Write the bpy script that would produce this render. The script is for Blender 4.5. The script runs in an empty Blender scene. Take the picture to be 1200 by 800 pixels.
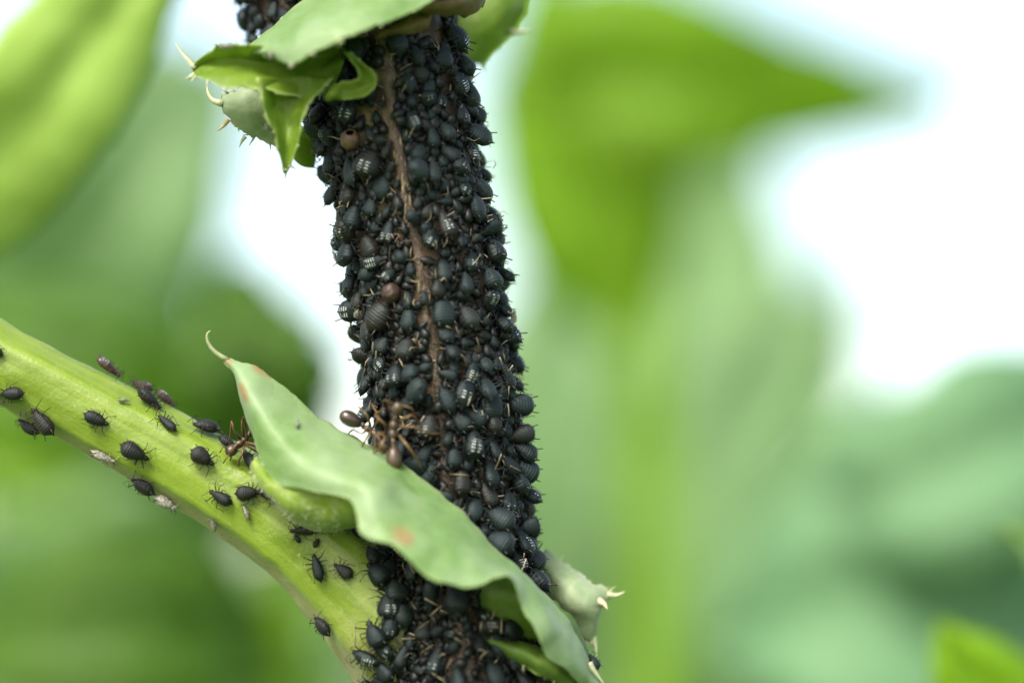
import bpy, bmesh, math, random
from mathutils import Vector, Matrix, noise

# ------------------------------------------------------------------ scene
sc = bpy.context.scene
COL = sc.collection
R = math.radians
rnd = random.Random(11)

# ------------------------------------------------------------------ camera
D = 0.222                      # camera to focus plane (m); frame is 80 mm wide there
ZC = 0.45                      # height of the lens above ground
TILT = R(5)                    # the camera looks slightly upwards
cam_d = bpy.data.cameras.new('camera')
cam = bpy.data.objects.new('camera', cam_d); COL.objects.link(cam)
cam.location = (0, -D, ZC); cam.rotation_euler = (R(90)+TILT, 0, 0)
cam_d.lens = 100; cam_d.sensor_width = 36
cam_d.clip_start = 0.01; cam_d.clip_end = 500
cam_d.dof.use_dof = True
cam_d.dof.focus_distance = D + 0.0022
cam_d.dof.aperture_fstop = 8.0
sc.camera = cam

# ------------------------------------------------------------------ sky and sun
SUN_EL, SUN_AZ = R(46), R(208)        # azimuth: 0 = +Y (behind the plant), clockwise
w = bpy.data.worlds.new('World'); sc.world = w; w.use_nodes = True
nt = w.node_tree; bgn = nt.nodes['Background']
sky = nt.nodes.new('ShaderNodeTexSky'); sky.sky_type = 'NISHITA'; sky.sun_disc = False
sky.sun_elevation = SUN_EL; sky.sun_rotation = SUN_AZ
sky.air_density = 0.6; sky.dust_density = 1.6; sky.ozone_density = 0.0
tint = nt.nodes.new('ShaderNodeMix'); tint.data_type = 'RGBA'; tint.blend_type = 'MULTIPLY'      # thin white overcast
tint.inputs[0].default_value = 1.0; tint.inputs[7].default_value = (1.0, .87, .67, 1)
nt.links.new(sky.outputs[0], tint.inputs[6]); nt.links.new(tint.outputs[2], bgn.inputs['Color']); bgn.inputs['Strength'].default_value = 0.15
sd = bpy.data.lights.new('sun', 'SUN'); sd.energy = 1.5; sd.angle = R(20); sd.color = (1.0, .96, .88)
sun = bpy.data.objects.new('sun', sd); COL.objects.link(sun)
sdir = Vector((math.sin(SUN_AZ)*math.cos(SUN_EL), math.cos(SUN_AZ)*math.cos(SUN_EL), math.sin(SUN_EL)))
sun.rotation_euler = (-sdir).to_track_quat('-Z', 'Y').to_euler(); sun.location = sdir*5
sc.view_settings.view_transform = 'Standard'; sc.view_settings.look = 'None'
sc.view_settings.exposure = 2.0; sc.view_settings.gamma = 1.0
sc.render.engine = 'CYCLES'
sc.cycles.use_denoising = True
sc.cycles.max_bounces = 8; sc.cycles.transmission_bounces = 6; sc.cycles.diffuse_bounces = 4

# ------------------------------------------------------------------ helpers
MM = 0.001
CAMR = Matrix.Rotation(TILT, 3, 'X'); CAMP = Vector((0, -D, ZC))
def at(px, py, d):
    """photo pixel + depth behind the focus plane (mm) -> world point"""
    y = d*MM; k = (D+y)/D/15000.0
    return CAMP + CAMR @ Vector(((px-600)*k, D+y, -(py-400)*k))

def link(name, me, mats=(), parent=None):
    o = bpy.data.objects.new(name, me); COL.objects.link(o)
    for m in mats:
        if m.name not in [x.name for x in me.materials if x]: me.materials.append(m)
    if parent: o.parent = parent
    return o

def tag(o, label=None, cat=None, group=None, kind=None):
    if label: o['label'] = label
    if cat: o['category'] = cat
    if group: o['group'] = group
    if kind: o['kind'] = kind
    return o

def mesh_of(name, vs, fs, mi=None, smooth=True, uv=None):
    me = bpy.data.meshes.new(name); me.from_pydata([tuple(v) for v in vs], [], fs); me.update()
    if smooth: me.polygons.foreach_set('use_smooth', [True]*len(me.polygons))
    if mi: me.polygons.foreach_set('material_index', mi)
    if uv:
        a = me.attributes.new('luv', 'FLOAT2', 'POINT'); a.data.foreach_set('vector', [c for p in uv for c in p])
    return me

class MB:
    def __init__(s): s.v = []; s.f = []; s.m = []
    def tube(s, pts, rad, n=6, m=0, cap=True):
        pts = [Vector(p) for p in pts]; b = len(s.v)
        if not hasattr(rad, '__len__'): rad = [rad]*len(pts)
        ref = None
        for i, p in enumerate(pts):
            t = (pts[min(i+1, len(pts)-1)]-pts[max(i-1, 0)]).normalized()
            if ref is None:
                ref = Vector((0, 0, 1)) if abs(t.z) < .9 else Vector((1, 0, 0))
            u = t.cross(ref).normalized(); v = u.cross(t).normalized(); ref = v
            for k in range(n):
                a = 2*math.pi*k/n
                s.v.append(p+rad[i]*(math.cos(a)*u+math.sin(a)*v))
        for i in range(len(pts)-1):
            for k in range(n):
                k2 = (k+1) % n
                s.f.append((b+i*n+k, b+i*n+k2, b+(i+1)*n+k2, b+(i+1)*n+k)); s.m.append(m)
        if cap:
            s.f.append(tuple(b+k for k in range(n))[::-1]); s.m.append(m)
            e = b+(len(pts)-1)*n
            s.f.append(tuple(e+k for k in range(n))); s.m.append(m)
    def loft(s, rings, m=0, close=True):
        b = len(s.v); n = len(rings[0])
        for r in rings: s.v += [Vector(p) for p in r]
        for i in range(len(rings)-1):
            for k in range(n):
                k2 = (k+1) % n
                s.f.append((b+i*n+k, b+(i+1)*n+k, b+(i+1)*n+k2, b+i*n+k2)); s.m.append(m)
        if close:
            s.f.append(tuple(b+k for k in range(n))); s.m.append(m)
            e = b+(len(rings)-1)*n
            s.f.append(tuple(e+k for k in range(n))[::-1]); s.m.append(m)
    def ball(s, c, rx, ry, rz, m=0, nu=10, nv=7):
        rings = []
        for j in range(nv+1):
            ph = math.pi*(j+.02)/(nv+.04)
            rings.append([Vector((c[0]+rx*math.cos(ph), c[1]+ry*math.sin(ph)*math.cos(2*math.pi*k/nu),
                                  c[2]+rz*math.sin(ph)*math.sin(2*math.pi*k/nu))) for k in range(nu)])
        s.loft(rings, m)
    def mesh(s, name, smooth=True): return mesh_of(name, s.v, s.f, s.m, smooth)

def cr(pts, n):
    """Catmull-Rom resample of a list of Vectors to n samples"""
    P = [Vector(p) for p in pts]; m = len(P)
    if m == 2: return [P[0].lerp(P[1], i/(n-1)) for i in range(n)]
    out = []
    for i in range(n):
        u = i/(n-1)*(m-1); k = min(int(u), m-2); f = u-k
        p1, p2 = P[k], P[k+1]
        p0 = P[k-1] if k > 0 else p1*2-p2
        p3 = P[k+2] if k+2 < m else p2*2-p1
        out.append(.5*((2*p1)+(p2-p0)*f+(2*p0-5*p1+4*p2-p3)*f*f+(3*p1-p0-3*p2+p3)*f**3))
    return out

def interp(tab, x):
    if x <= tab[0][0]: return tab[0][1:]
    for a, b in zip(tab, tab[1:]):
        if x <= b[0]:
            f = (x-a[0])/(b[0]-a[0]); f = f*f*(3-2*f)*.35+f*.65
            return tuple(p+(q-p)*f for p, q in zip(a[1:], b[1:]))
    return tab[-1][1:]

# ------------------------------------------------------------------ materials
def newmat(name):
    m = bpy.data.materials.new(name); m.use_nodes = True
    nt = m.node_tree; return m, nt, nt.nodes['Principled BSDF'], nt.nodes['Material Output']
def N(nt, typ, **kw):
    n = nt.nodes.new(typ)
    for k, v in kw.items(): setattr(n, k, v)
    return n
def mathn(nt, op, a, b=None, c=None):
    n = nt.nodes.new('ShaderNodeMath'); n.operation = op
    for i, x in enumerate((a, b, c)):
        if x is None: continue
        if hasattr(x, 'type') and hasattr(x, 'links'): nt.links.new(x, n.inputs[i])
        else: n.inputs[i].default_value = x
    return n.outputs[0]
def mixc(nt, f, a, b, mode='MIX'):
    n = nt.nodes.new('ShaderNodeMix'); n.data_type = 'RGBA'; n.blend_type = mode
    for s, x in ((n.inputs[0], f), (n.inputs[6], a), (n.inputs[7], b)):
        if hasattr(x, 'links'): nt.links.new(x, s)
        elif hasattr(x, '__len__'): s.default_value = (*x, 1)
        else: s.default_value = x
    return n.outputs[2]
def ramp(nt, f, lo, hi):
    n = nt.nodes.new('ShaderNodeMapRange'); n.interpolation_type = 'SMOOTHSTEP'
    nt.links.new(f, n.inputs[0]); n.inputs[1].default_value = lo; n.inputs[2].default_value = hi
    return n.outputs[0]
def tex(nt, scale, detail=3, vec=None, rough=.55, kind='Noise'):
    n = nt.nodes.new('ShaderNodeTexNoise'); n.inputs['Scale'].default_value = scale
    n.inputs['Detail'].default_value = detail; n.inputs['Roughness'].default_value = rough
    if vec is not None: nt.links.new(vec, n.inputs['Vector'])
    return n.outputs[0]
def bump(nt, bs, h, strength, dist):
    b = nt.nodes.new('ShaderNodeBump'); b.inputs['Strength'].default_value = strength
    b.inputs['Distance'].default_value = dist; nt.links.new(h, b.inputs['Height'])
    nt.links.new(b.outputs[0], bs.inputs['Normal']); return b

def leaf_mat(name, base, alt, vein, rough=.5, trans=.45, tcol=None, edge=None, fuzz=0.0, spec=.4, scale=1.0, blot=False, midrib=.22, painted_sheen=None):
    m, nt, bs, out = newmat(name)
    g = N(nt, 'ShaderNodeTexCoord').outputs['Object']
    a = N(nt, 'ShaderNodeAttribute', attribute_name='luv')
    sep = N(nt, 'ShaderNodeSeparateXYZ'); nt.links.new(a.outputs['Vector'], sep.inputs[0])
    u, v = sep.outputs[0], sep.outputs[1]
    n1 = tex(nt, 260*scale, 4, g); n2 = tex(nt, 1300*scale, 3, g); n3 = tex(nt, 90*scale, 2, g)
    col = mixc(nt, ramp(nt, n1, .35, .68), base, alt)
    col = mixc(nt, mathn(nt, 'MULTIPLY', ramp(nt, n2, .5, .75), .25), col, vein)
    # net of veins: distance to cell edges in object space
    vo = N(nt, 'ShaderNodeTexVoronoi', feature='DISTANCE_TO_EDGE'); vo.inputs['Scale'].default_value = 700*scale
    nt.links.new(g, vo.inputs['Vector'])
    vn = mathn(nt, 'SUBTRACT', 1.0, ramp(nt, vo.outputs['Distance'], .0, .14))
    col = mixc(nt, mathn(nt, 'MULTIPLY', vn, .22), col, vein)
    # midrib
    mid = mathn(nt, 'SUBTRACT', 1.0, ramp(nt, mathn(nt, 'ABSOLUTE', mathn(nt, 'SUBTRACT', v, .5)), .0, .035))
    col = mixc(nt, mathn(nt, 'MULTIPLY', mid, midrib), col, vein)
    if painted_sheen: col = mixc(nt, mathn(nt, 'MULTIPLY', ramp(nt, tex(nt, 130, 4, g), .42, .66), .8), col, painted_sheen)  # whitish noise patches: sky reflection painted into the leaf colour
    if edge:
        e = mathn(nt, 'ABSOLUTE', mathn(nt, 'SUBTRACT', v, .5))
        e = ramp(nt, mathn(nt, 'ADD', e, mathn(nt, 'MULTIPLY', mathn(nt, 'SUBTRACT', n3, .5), .05)), .455, .5)
        col = mixc(nt, mathn(nt, 'MULTIPLY', e, .8), col, edge)
    # brown specks
    sp = ramp(nt, tex(nt, 700*scale, 2, g), .72, .8)
    col = mixc(nt, mathn(nt, 'MULTIPLY', sp, .5), col, (.09, .06, .02))
    if blot:
        ba = N(nt, 'ShaderNodeAttribute', attribute_name='blot').outputs['Fac']
        bb = mathn(nt, 'MULTIPLY', ba, mathn(nt, 'ADD', .25, mathn(nt, 'ADD', n1, mathn(nt, 'MULTIPLY', n2, .5))))
        col = mixc(nt, mathn(nt, 'MULTIPLY', ramp(nt, bb, .1, 1.15), .7), col, mixc(nt, n2, (.24, .10, .05), (.34, .19, .11)))
    nt.links.new(col, bs.inputs['Base Color'])
    rr = mathn(nt, 'ADD', rough-.08, mathn(nt, 'MULTIPLY', n2, .18)); nt.links.new(rr, bs.inputs['Roughness'])
    bs.inputs['Specular IOR Level'].default_value = spec
    if fuzz:
        bs.inputs['Sheen Weight'].default_value = fuzz; bs.inputs['Sheen Roughness'].default_value = .4
    h = mathn(nt, 'ADD', mathn(nt, 'MULTIPLY', n2, .5), mathn(nt, 'MULTIPLY', vn, -.5))
    bump(nt, bs, h, .3, .00008/scale)
    tr = N(nt, 'ShaderNodeBsdfTranslucent')
    nt.links.new(mixc(nt, 1.0, tcol or (.5, .75, .15), mixc(nt, ramp(nt, n1, .3, .7), (.72, .72, .72), (1, 1, 1)), 'MULTIPLY'), tr.inputs[0])
    mx = N(nt, 'ShaderNodeMixShader'); mx.inputs[0].default_value = trans
    nt.links.new(bs.outputs[0], mx.inputs[1]); nt.links.new(tr.outputs[0], mx.inputs[2])
    nt.links.new(mx.outputs[0], out.inputs['Surface'])
    return m

def plain_mat(name, a, b, rough=.5, scale=800, bumpd=.00005, spec=.5, sheen=0, trans=0, bstr=.4):
    m, nt, bs, out = newmat(name)
    g = N(nt, 'ShaderNodeTexCoord').outputs['Object']
    n = tex(nt, scale, 4, g); n2 = tex(nt, scale*3.1, 3, g)
    nt.links.new(mixc(nt, ramp(nt, n, .35, .65), a, b), bs.inputs['Base Color'])
    nt.links.new(mathn(nt, 'ADD', rough-.1, mathn(nt, 'MULTIPLY', n2, .2)), bs.inputs['Roughness'])
    bs.inputs['Specular IOR Level'].default_value = spec; bs.inputs['Sheen Weight'].default_value = sheen
    bump(nt, bs, n2, bstr, bumpd)
    if trans:
        tr = N(nt, 'ShaderNodeBsdfTranslucent'); tr.inputs[0].default_value = (*b, 1)
        mx = N(nt, 'ShaderNodeMixShader'); mx.inputs[0].default_value = trans
        nt.links.new(bs.outputs[0], mx.inputs[1]); nt.links.new(tr.outputs[0], mx.inputs[2])
        nt.links.new(mx.outputs[0], out.inputs['Surface'])
    return m

def aphid_mat(name, a, b, rough, wax, dust=0.0, spec=.5):
    """object coordinates: x -.5..+.5 tail to head, z up"""
    m, nt, bs, out = newmat(name)
    tc = N(nt, 'ShaderNodeTexCoord'); g = tc.outputs['Object']
    oi = N(nt, 'ShaderNodeObjectInfo'); r = oi.outputs['Random']
    off = N(nt, 'ShaderNodeVectorMath', operation='ADD'); nt.links.new(g, off.inputs[0])
    cv = N(nt, 'ShaderNodeCombineXYZ')
    nt.links.new(mathn(nt, 'MULTIPLY', r, 37.0), cv.inputs[0]); nt.links.new(cv.outputs[0], off.inputs[1])
    gv = off.outputs[0]
    n1 = tex(nt, 4.5, 4, gv); n2 = tex(nt, 30, 3, gv)
    sep = N(nt, 'ShaderNodeSeparateXYZ'); nt.links.new(g, sep.inputs[0])
    x, y, z = sep.outputs
    col = mixc(nt, ramp(nt, n1, .3, .7), a, b)
    col = mixc(nt, mathn(nt, 'MULTIPLY', r, .6), col, b)
    # brownish individuals
    br = ramp(nt, mathn(nt, 'FRACT', mathn(nt, 'MULTIPLY', r, 7.31)), .82, .97)
    col = mixc(nt, mathn(nt, 'MULTIPLY', br, .55), col, (.016, .010, .006))
    # greyish bloom on the upper side
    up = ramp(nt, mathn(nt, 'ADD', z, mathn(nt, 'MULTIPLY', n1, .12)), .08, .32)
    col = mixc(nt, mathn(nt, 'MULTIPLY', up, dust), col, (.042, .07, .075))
    # pale flakes of dirt
    fl = ramp(nt, tex(nt, 13, 3, gv), .71, .76)
    col = mixc(nt, mathn(nt, 'MULTIPLY', fl, .35), col, (.15, .14, .10))
    if wax:
        # paired, powdery, broken dashes of wax on the segments of the back
        wob = mathn(nt, 'MULTIPLY', mathn(nt, 'SUBTRACT', tex(nt, 16, 3, gv), .5), .075)
        fx = mathn(nt, 'FRACT', mathn(nt, 'MULTIPLY', mathn(nt, 'ADD', mathn(nt, 'ADD', x, wob), 5.0), 11.5))
        dash = mathn(nt, 'SUBTRACT', 1.0, ramp(nt, mathn(nt, 'ABSOLUTE', mathn(nt, 'SUBTRACT', fx, .5)), .08, .24))
        ay = mathn(nt, 'ADD', mathn(nt, 'ABSOLUTE', y), wob)
        r2 = mathn(nt, 'FRACT', mathn(nt, 'MULTIPLY', r, 3.77)); r3 = mathn(nt, 'FRACT', mathn(nt, 'MULTIPLY', r, 11.3))
        yb = mathn(nt, 'MULTIPLY', mathn(nt, 'GREATER_THAN', ay, mathn(nt, 'ADD', .02, mathn(nt, 'MULTIPLY', r2, .06))), mathn(nt, 'LESS_THAN', ay, mathn(nt, 'ADD', .10, mathn(nt, 'MULTIPLY', r3, .11))))
        xb = mathn(nt, 'MULTIPLY', mathn(nt, 'GREATER_THAN', x, mathn(nt, 'SUBTRACT', -.28, mathn(nt, 'MULTIPLY', r3, .14))), mathn(nt, 'LESS_THAN', x, mathn(nt, 'SUBTRACT', .05, mathn(nt, 'MULTIPLY', r2, .24))))
        k = mathn(nt, 'MULTIPLY', mathn(nt, 'MULTIPLY', dash, yb), mathn(nt, 'MULTIPLY', xb, mathn(nt, 'GREATER_THAN', z, .05)))
        k = mathn(nt, 'MULTIPLY', k, ramp(nt, tex(nt, 9, 3, gv), .34, .52))
        col = mixc(nt, mathn(nt, 'MULTIPLY', k, wax), col, (.5, .56, .55))
    nt.links.new(col, bs.inputs['Base Color'])
    nt.links.new(mathn(nt, 'ADD', rough-.1, mathn(nt, 'MULTIPLY', n2, .25)), bs.inputs['Roughness'])
    bs.inputs['Specular IOR Level'].default_value = spec
    bs.inputs['Sheen Weight'].default_value = dust*.25; bs.inputs['Sheen Roughness'].default_value = .5
    sg = mathn(nt, 'SINE', mathn(nt, 'MULTIPLY', x, 72.3))
    bump(nt, bs, mathn(nt, 'ADD', mathn(nt, 'MULTIPLY', n2, .9), mathn(nt, 'ADD', mathn(nt, 'MULTIPLY', sg, .07), mathn(nt, 'MULTIPLY', tex(nt, 80, 2, gv), .5))), .5, .00007)
    bs.inputs['Specular Tint'].default_value = (.74, .95, 1, 1)
    return m

M = {}
M['black'] = aphid_mat('aphid_black', (.0013, .0024, .0027), (.0034, .0054, .006), .38, 0, .05, .3)
M['wax'] = aphid_mat('aphid_waxed', (.0013, .0025, .0028), (.0038, .006, .0067), .38, .8, .05, .3)
M['grey'] = aphid_mat('aphid_grey', (.0026, .0054, .0059), (.0058, .0104, .0114), .46, 0, .11, .28)
M['nymph'] = aphid_mat('aphid_nymph', (.0018, .0036, .004), (.0046, .0082, .009), .46, 0, .09, .28)
M['brown'] = aphid_mat('aphid_brown', (.02, .009, .006), (.04, .018, .012), .38, .9, .05, .35)
M['branch'] = aphid_mat('aphid_dull', (.004, .0035, .0035), (.013, .0095, .009), .45, 0, .06, .32)
M['limb'] = plain_mat('aphid_limb', (.005, .005, .005), (.014, .011, .009), .4, 3, .00001)
M['tibia'] = plain_mat('aphid_tibia', (.26, .20, .11), (.42, .35, .22), .4, 3, .00001)
M['skin'] = plain_mat('shed_skin', (.10, .10, .085), (.42, .42, .36), .4, 9, .00002, trans=.35)
M['ant'] = plain_mat('ant_brown', (.016, .010, .005), (.055, .036, .016), .42, 2.0, .00002, spec=.6)
M['antdark'] = plain_mat('ant_dark', (.010, .007, .005), (.032, .02, .011), .3, 2.0, .00002, spec=.7)
M['antleg'] = plain_mat('ant_leg', (.07, .04, .014), (.17, .11, .045), .35, 5, .00002, trans=.25)
M['mummy'] = plain_mat('mummy_tan', (.05, .03, .013), (.10, .062, .03), .5, 4, .00003)
M['mummyred'] = plain_mat('mummy_red', (.010, .005, .003), (.034, .014, .007), .55, 4, .00003)
M['hole'] = plain_mat('mummy_inside', (.006, .004, .003), (.01, .006, .004), .9, 4)
M['spine'] = plain_mat('spine_pale', (.34, .40, .22), (.52, .54, .38), .4, 900, .00003, trans=.3)
M['spinebrown'] = plain_mat('spine_dry', (.32, .27, .14), (.46, .42, .27), .5, 900, .00003)
M['fibre'] = plain_mat('fibre_pale', (.06, .045, .025), (.42, .36, .24), .5, 330, .00002, trans=.2)
M['hair'] = plain_mat('hair_white', (.5, .55, .42), (.7, .73, .62), .45, 900, .00002, trans=.3)

M['pale'] = leaf_mat('leaf_glaucous', (.125, .235, .065), (.165, .275, .11), (.205, .32, .135), .5, .25, (.42, .66, .15), edge=(.25, .38, .13), fuzz=.08, spec=.42, blot=True, midrib=.0, painted_sheen=(.215, .315, .175))
M['green'] = leaf_mat('leaf_green', (.095, .18, .012), (.145, .235, .022), (.22, .32, .07), .5, .42, (.5, .68, .10), edge=(.33, .43, .15), blot=True)
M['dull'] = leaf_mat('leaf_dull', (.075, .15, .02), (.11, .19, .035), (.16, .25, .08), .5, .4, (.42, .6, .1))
M['woolly'] = leaf_mat('leaf_woolly', (.17, .26, .13), (.29, .37, .23), (.36, .42, .3), .55, .25, (.5, .65, .3), edge=(.42, .44, .3), fuzz=.35)
M['fold'] = leaf_mat('leaf_fold_hairy', (.15, .25, .015), (.21, .32, .035), (.42, .5, .27), .55, .4, (.6, .8, .15), fuzz=.25)
M['bgpale'] = leaf_mat('far_leaf_glaucous', (.17, .30, .13), (.21, .345, .165), (.26, .38, .22), .5, .45, (.60, .82, .42), scale=.3)
M['bggreen'] = leaf_mat('far_leaf_green', (.135, .27, .008), (.155, .29, .014), (.19, .32, .04), .55, .55, (.66, .9, .10), scale=.3)
M['bgcool'] = leaf_mat('far_leaf_cool', (.115, .245, .12), (.125, .255, .13), (.14, .27, .15), .65, .35, (.40, .68, .40), scale=.3)
M['bgbright'] = leaf_mat('far_leaf_bright', (.27, .43, .07), (.29, .45, .09), (.32, .47, .14), .6, .4, (.75, .92, .25), scale=.3)
M['bgdark'] = leaf_mat('far_leaf_dark', (.04, .11, .006), (.06, .135, .008), (.08, .15, .03), .5, .4, (.34, .58, .05), scale=.3)

def stem_material():
    m, nt, bs, out = newmat('stem_brown')
    g = N(nt, 'ShaderNodeTexCoord').outputs['Object']
    mp = N(nt, 'ShaderNodeMapping'); mp.inputs['Scale'].default_value = (1, 1, .18); nt.links.new(g, mp.inputs[0])
    n1 = tex(nt, 900, 5, mp.outputs[0]); n2 = tex(nt, 350, 3, g); n3 = tex(nt, 2600, 3, g)
    col = mixc(nt, ramp(nt, n1, .35, .65), (.034, .021, .014), (.085, .056, .034))
    col = mixc(nt, ramp(nt, n2, .5, .7), col, (.10, .085, .035))
    a = N(nt, 'ShaderNodeAttribute', attribute_name='luv')
    sep = N(nt, 'ShaderNodeSeparateXYZ'); nt.links.new(a.outputs['Vector'], sep.inputs[0])
    col = mixc(nt, mathn(nt, 'MULTIPLY', sep.outputs[0], .8), col, mixc(nt, n1, (.040, .029, .024), (.085, .064, .053)))
    col = mixc(nt, mathn(nt, 'MULTIPLY', ramp(nt, n3, .64, .74), .5), col, (.28, .24, .16))
    nt.links.new(col, bs.inputs['Base Color']); bs.inputs['Roughness'].default_value = .6
    bump(nt, bs, mathn(nt, 'ADD', n1, n3), .5, .00015)
    return m
M['stem'] = stem_material()

def branch_material():
    m, nt, bs, out = newmat('branch_green')
    g = N(nt, 'ShaderNodeTexCoord').outputs['Object']
    a = N(nt, 'ShaderNodeAttribute', attribute_name='luv')      # x: along 0..1, y: around 0..1
    sep = N(nt, 'ShaderNodeSeparateXYZ'); nt.links.new(a.outputs['Vector'], sep.inputs[0])
    al, ar = sep.outputs[0], sep.outputs[1]
    cv = N(nt, 'ShaderNodeCombineXYZ')
    nt.links.new(mathn(nt, 'MULTIPLY', al, 1.6), cv.inputs[0]); nt.links.new(mathn(nt, 'MULTIPLY', ar, 9.0), cv.inputs[1])
    ns = tex(nt, 3.0, 4, cv.outputs[0]); n1 = tex(nt, 450, 4, g); n3 = tex(nt, 3200, 3, g)
    col = mixc(nt, ramp(nt, ns, .35, .66), (.098, .168, .006), (.145, .228, .013))
    col = mixc(nt, mathn(nt, 'MULTIPLY', ramp(nt, n1, .5, .72), .35), col, (.18, .26, .05))
    col = mixc(nt, mathn(nt, 'MULTIPLY', ramp(nt, n3, .58, .72), .3), col, (.23, .30, .10))
    # the bare, straw coloured end by the stem and the pale lower flank
    e = ramp(nt, mathn(nt, 'ADD', al, mathn(nt, 'MULTIPLY', mathn(nt, 'SUBTRACT', n1, .5), .22)), .76, .98)
    col = mixc(nt, mathn(nt, 'MULTIPLY', e, .8), col, mixc(nt, n1, (.11, .10, .035), (.19, .17, .085)))
    # straw brown, dotted flank where the skin has dried along the underside
    fl = mathn(nt, 'MULTIPLY', ramp(nt, mathn(nt, 'ADD', ar, mathn(nt, 'MULTIPLY', n1, .06)), .655, .70), ramp(nt, al, .18, .42))
    col = mixc(nt, mathn(nt, 'MULTIPLY', fl, .55), col, (.22, .21, .10))
    dots = mathn(nt, 'MULTIPLY', ramp(nt, tex(nt, 4200, 2, g), .6, .67), mathn(nt, 'MAXIMUM', e, mathn(nt, 'MULTIPLY', fl, .8)))
    col = mixc(nt, mathn(nt, 'MULTIPLY', dots, .75), col, (.09, .04, .025))
    # pale scars
    col = mixc(nt, mathn(nt, 'MULTIPLY', ramp(nt, tex(nt, 620, 2, g), .74, .78), .6), col, (.30, .30, .2))
    nt.links.new(col, bs.inputs['Base Color']); bs.inputs['Roughness'].default_value = .42
    bs.inputs['Sheen Weight'].default_value = .15
    bs.inputs['Subsurface Weight'].default_value = .25; bs.inputs['Subsurface Radius'].default_value = (1, 1, .2)
    bs.inputs['Subsurface Scale'].default_value = .0006
    bump(nt, bs, mathn(nt, 'ADD', n3, ns), .35, .00012)
    return m
M['branchskin'] = branch_material()

# ------------------------------------------------------------------ ground
def ground():
    n = 40; vs = []; fs = []
    for j in range(n+1):
        for i in range(n+1):
            x = ((i/n*2-1)**3)*150; y = ((j/n*2-1)**3)*150
            vs.append((x, y, .03*noise.noise((x*.2, y*.2, 0))-.02))
    for j in range(n):
        for i in range(n):
            a = j*(n+1)+i; fs.append((a, a+1, a+n+2, a+n+1))
    m, nt, bs, out = newmat('meadow_ground')
    g = N(nt, 'ShaderNodeTexCoord').outputs['Object']
    n1 = tex(nt, .8, 5, g); n2 = tex(nt, 14, 4, g)
    col = mixc(nt, ramp(nt, n1, .35, .65), (.05, .105, .02), (.085, .15, .035))
    col = mixc(nt, mathn(nt, 'MULTIPLY', ramp(nt, n2, .5, .7), .4), col, (.05, .04, .02))
    nt.links.new(col, bs.inputs['Base Color']); bs.inputs['Roughness'].default_value = .9
    o = link('ground', mesh_of('ground', vs, fs), [m]); tag(o, kind='structure')
ground()

def grass():
    b = MB(); vs = []; fs = []
    r = random.Random(5)
    for i in range(9000):
        y = .5+r.random()**1.6*7; x = (r.random()*2-1)*(.25+y*.45)
        h = .10+.16*r.random(); a = r.random()*6.28; wd = .003+.003*r.random()
        bx, by = math.cos(a)*h*.4*r.random(), math.sin(a)*h*.4*r.random()
        px, py = -math.sin(a)*wd, math.cos(a)*wd
        z0 = -.02; k = len(vs)
        vs += [(x-px, y-py, z0), (x+px, y+py, z0), (x+bx*.4+px*.7, y+by*.4+py*.7, h*.6), (x+bx*.4-px*.7, y+by*.4-py*.7, h*.6), (x+bx, y+by, h)]
        fs += [(k, k+1, k+2, k+3), (k+3, k+2, k+4)]
    m = leaf_mat('grass_blade', (.06, .14, .02), (.10, .19, .03), (.14, .22, .06), .5, .3, scale=.02)
    o = link('grass', mesh_of('grass', vs, fs), [m]); tag(o, 'blurred green meadow grass behind the thistle', 'grass', kind='stuff')
grass()

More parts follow.
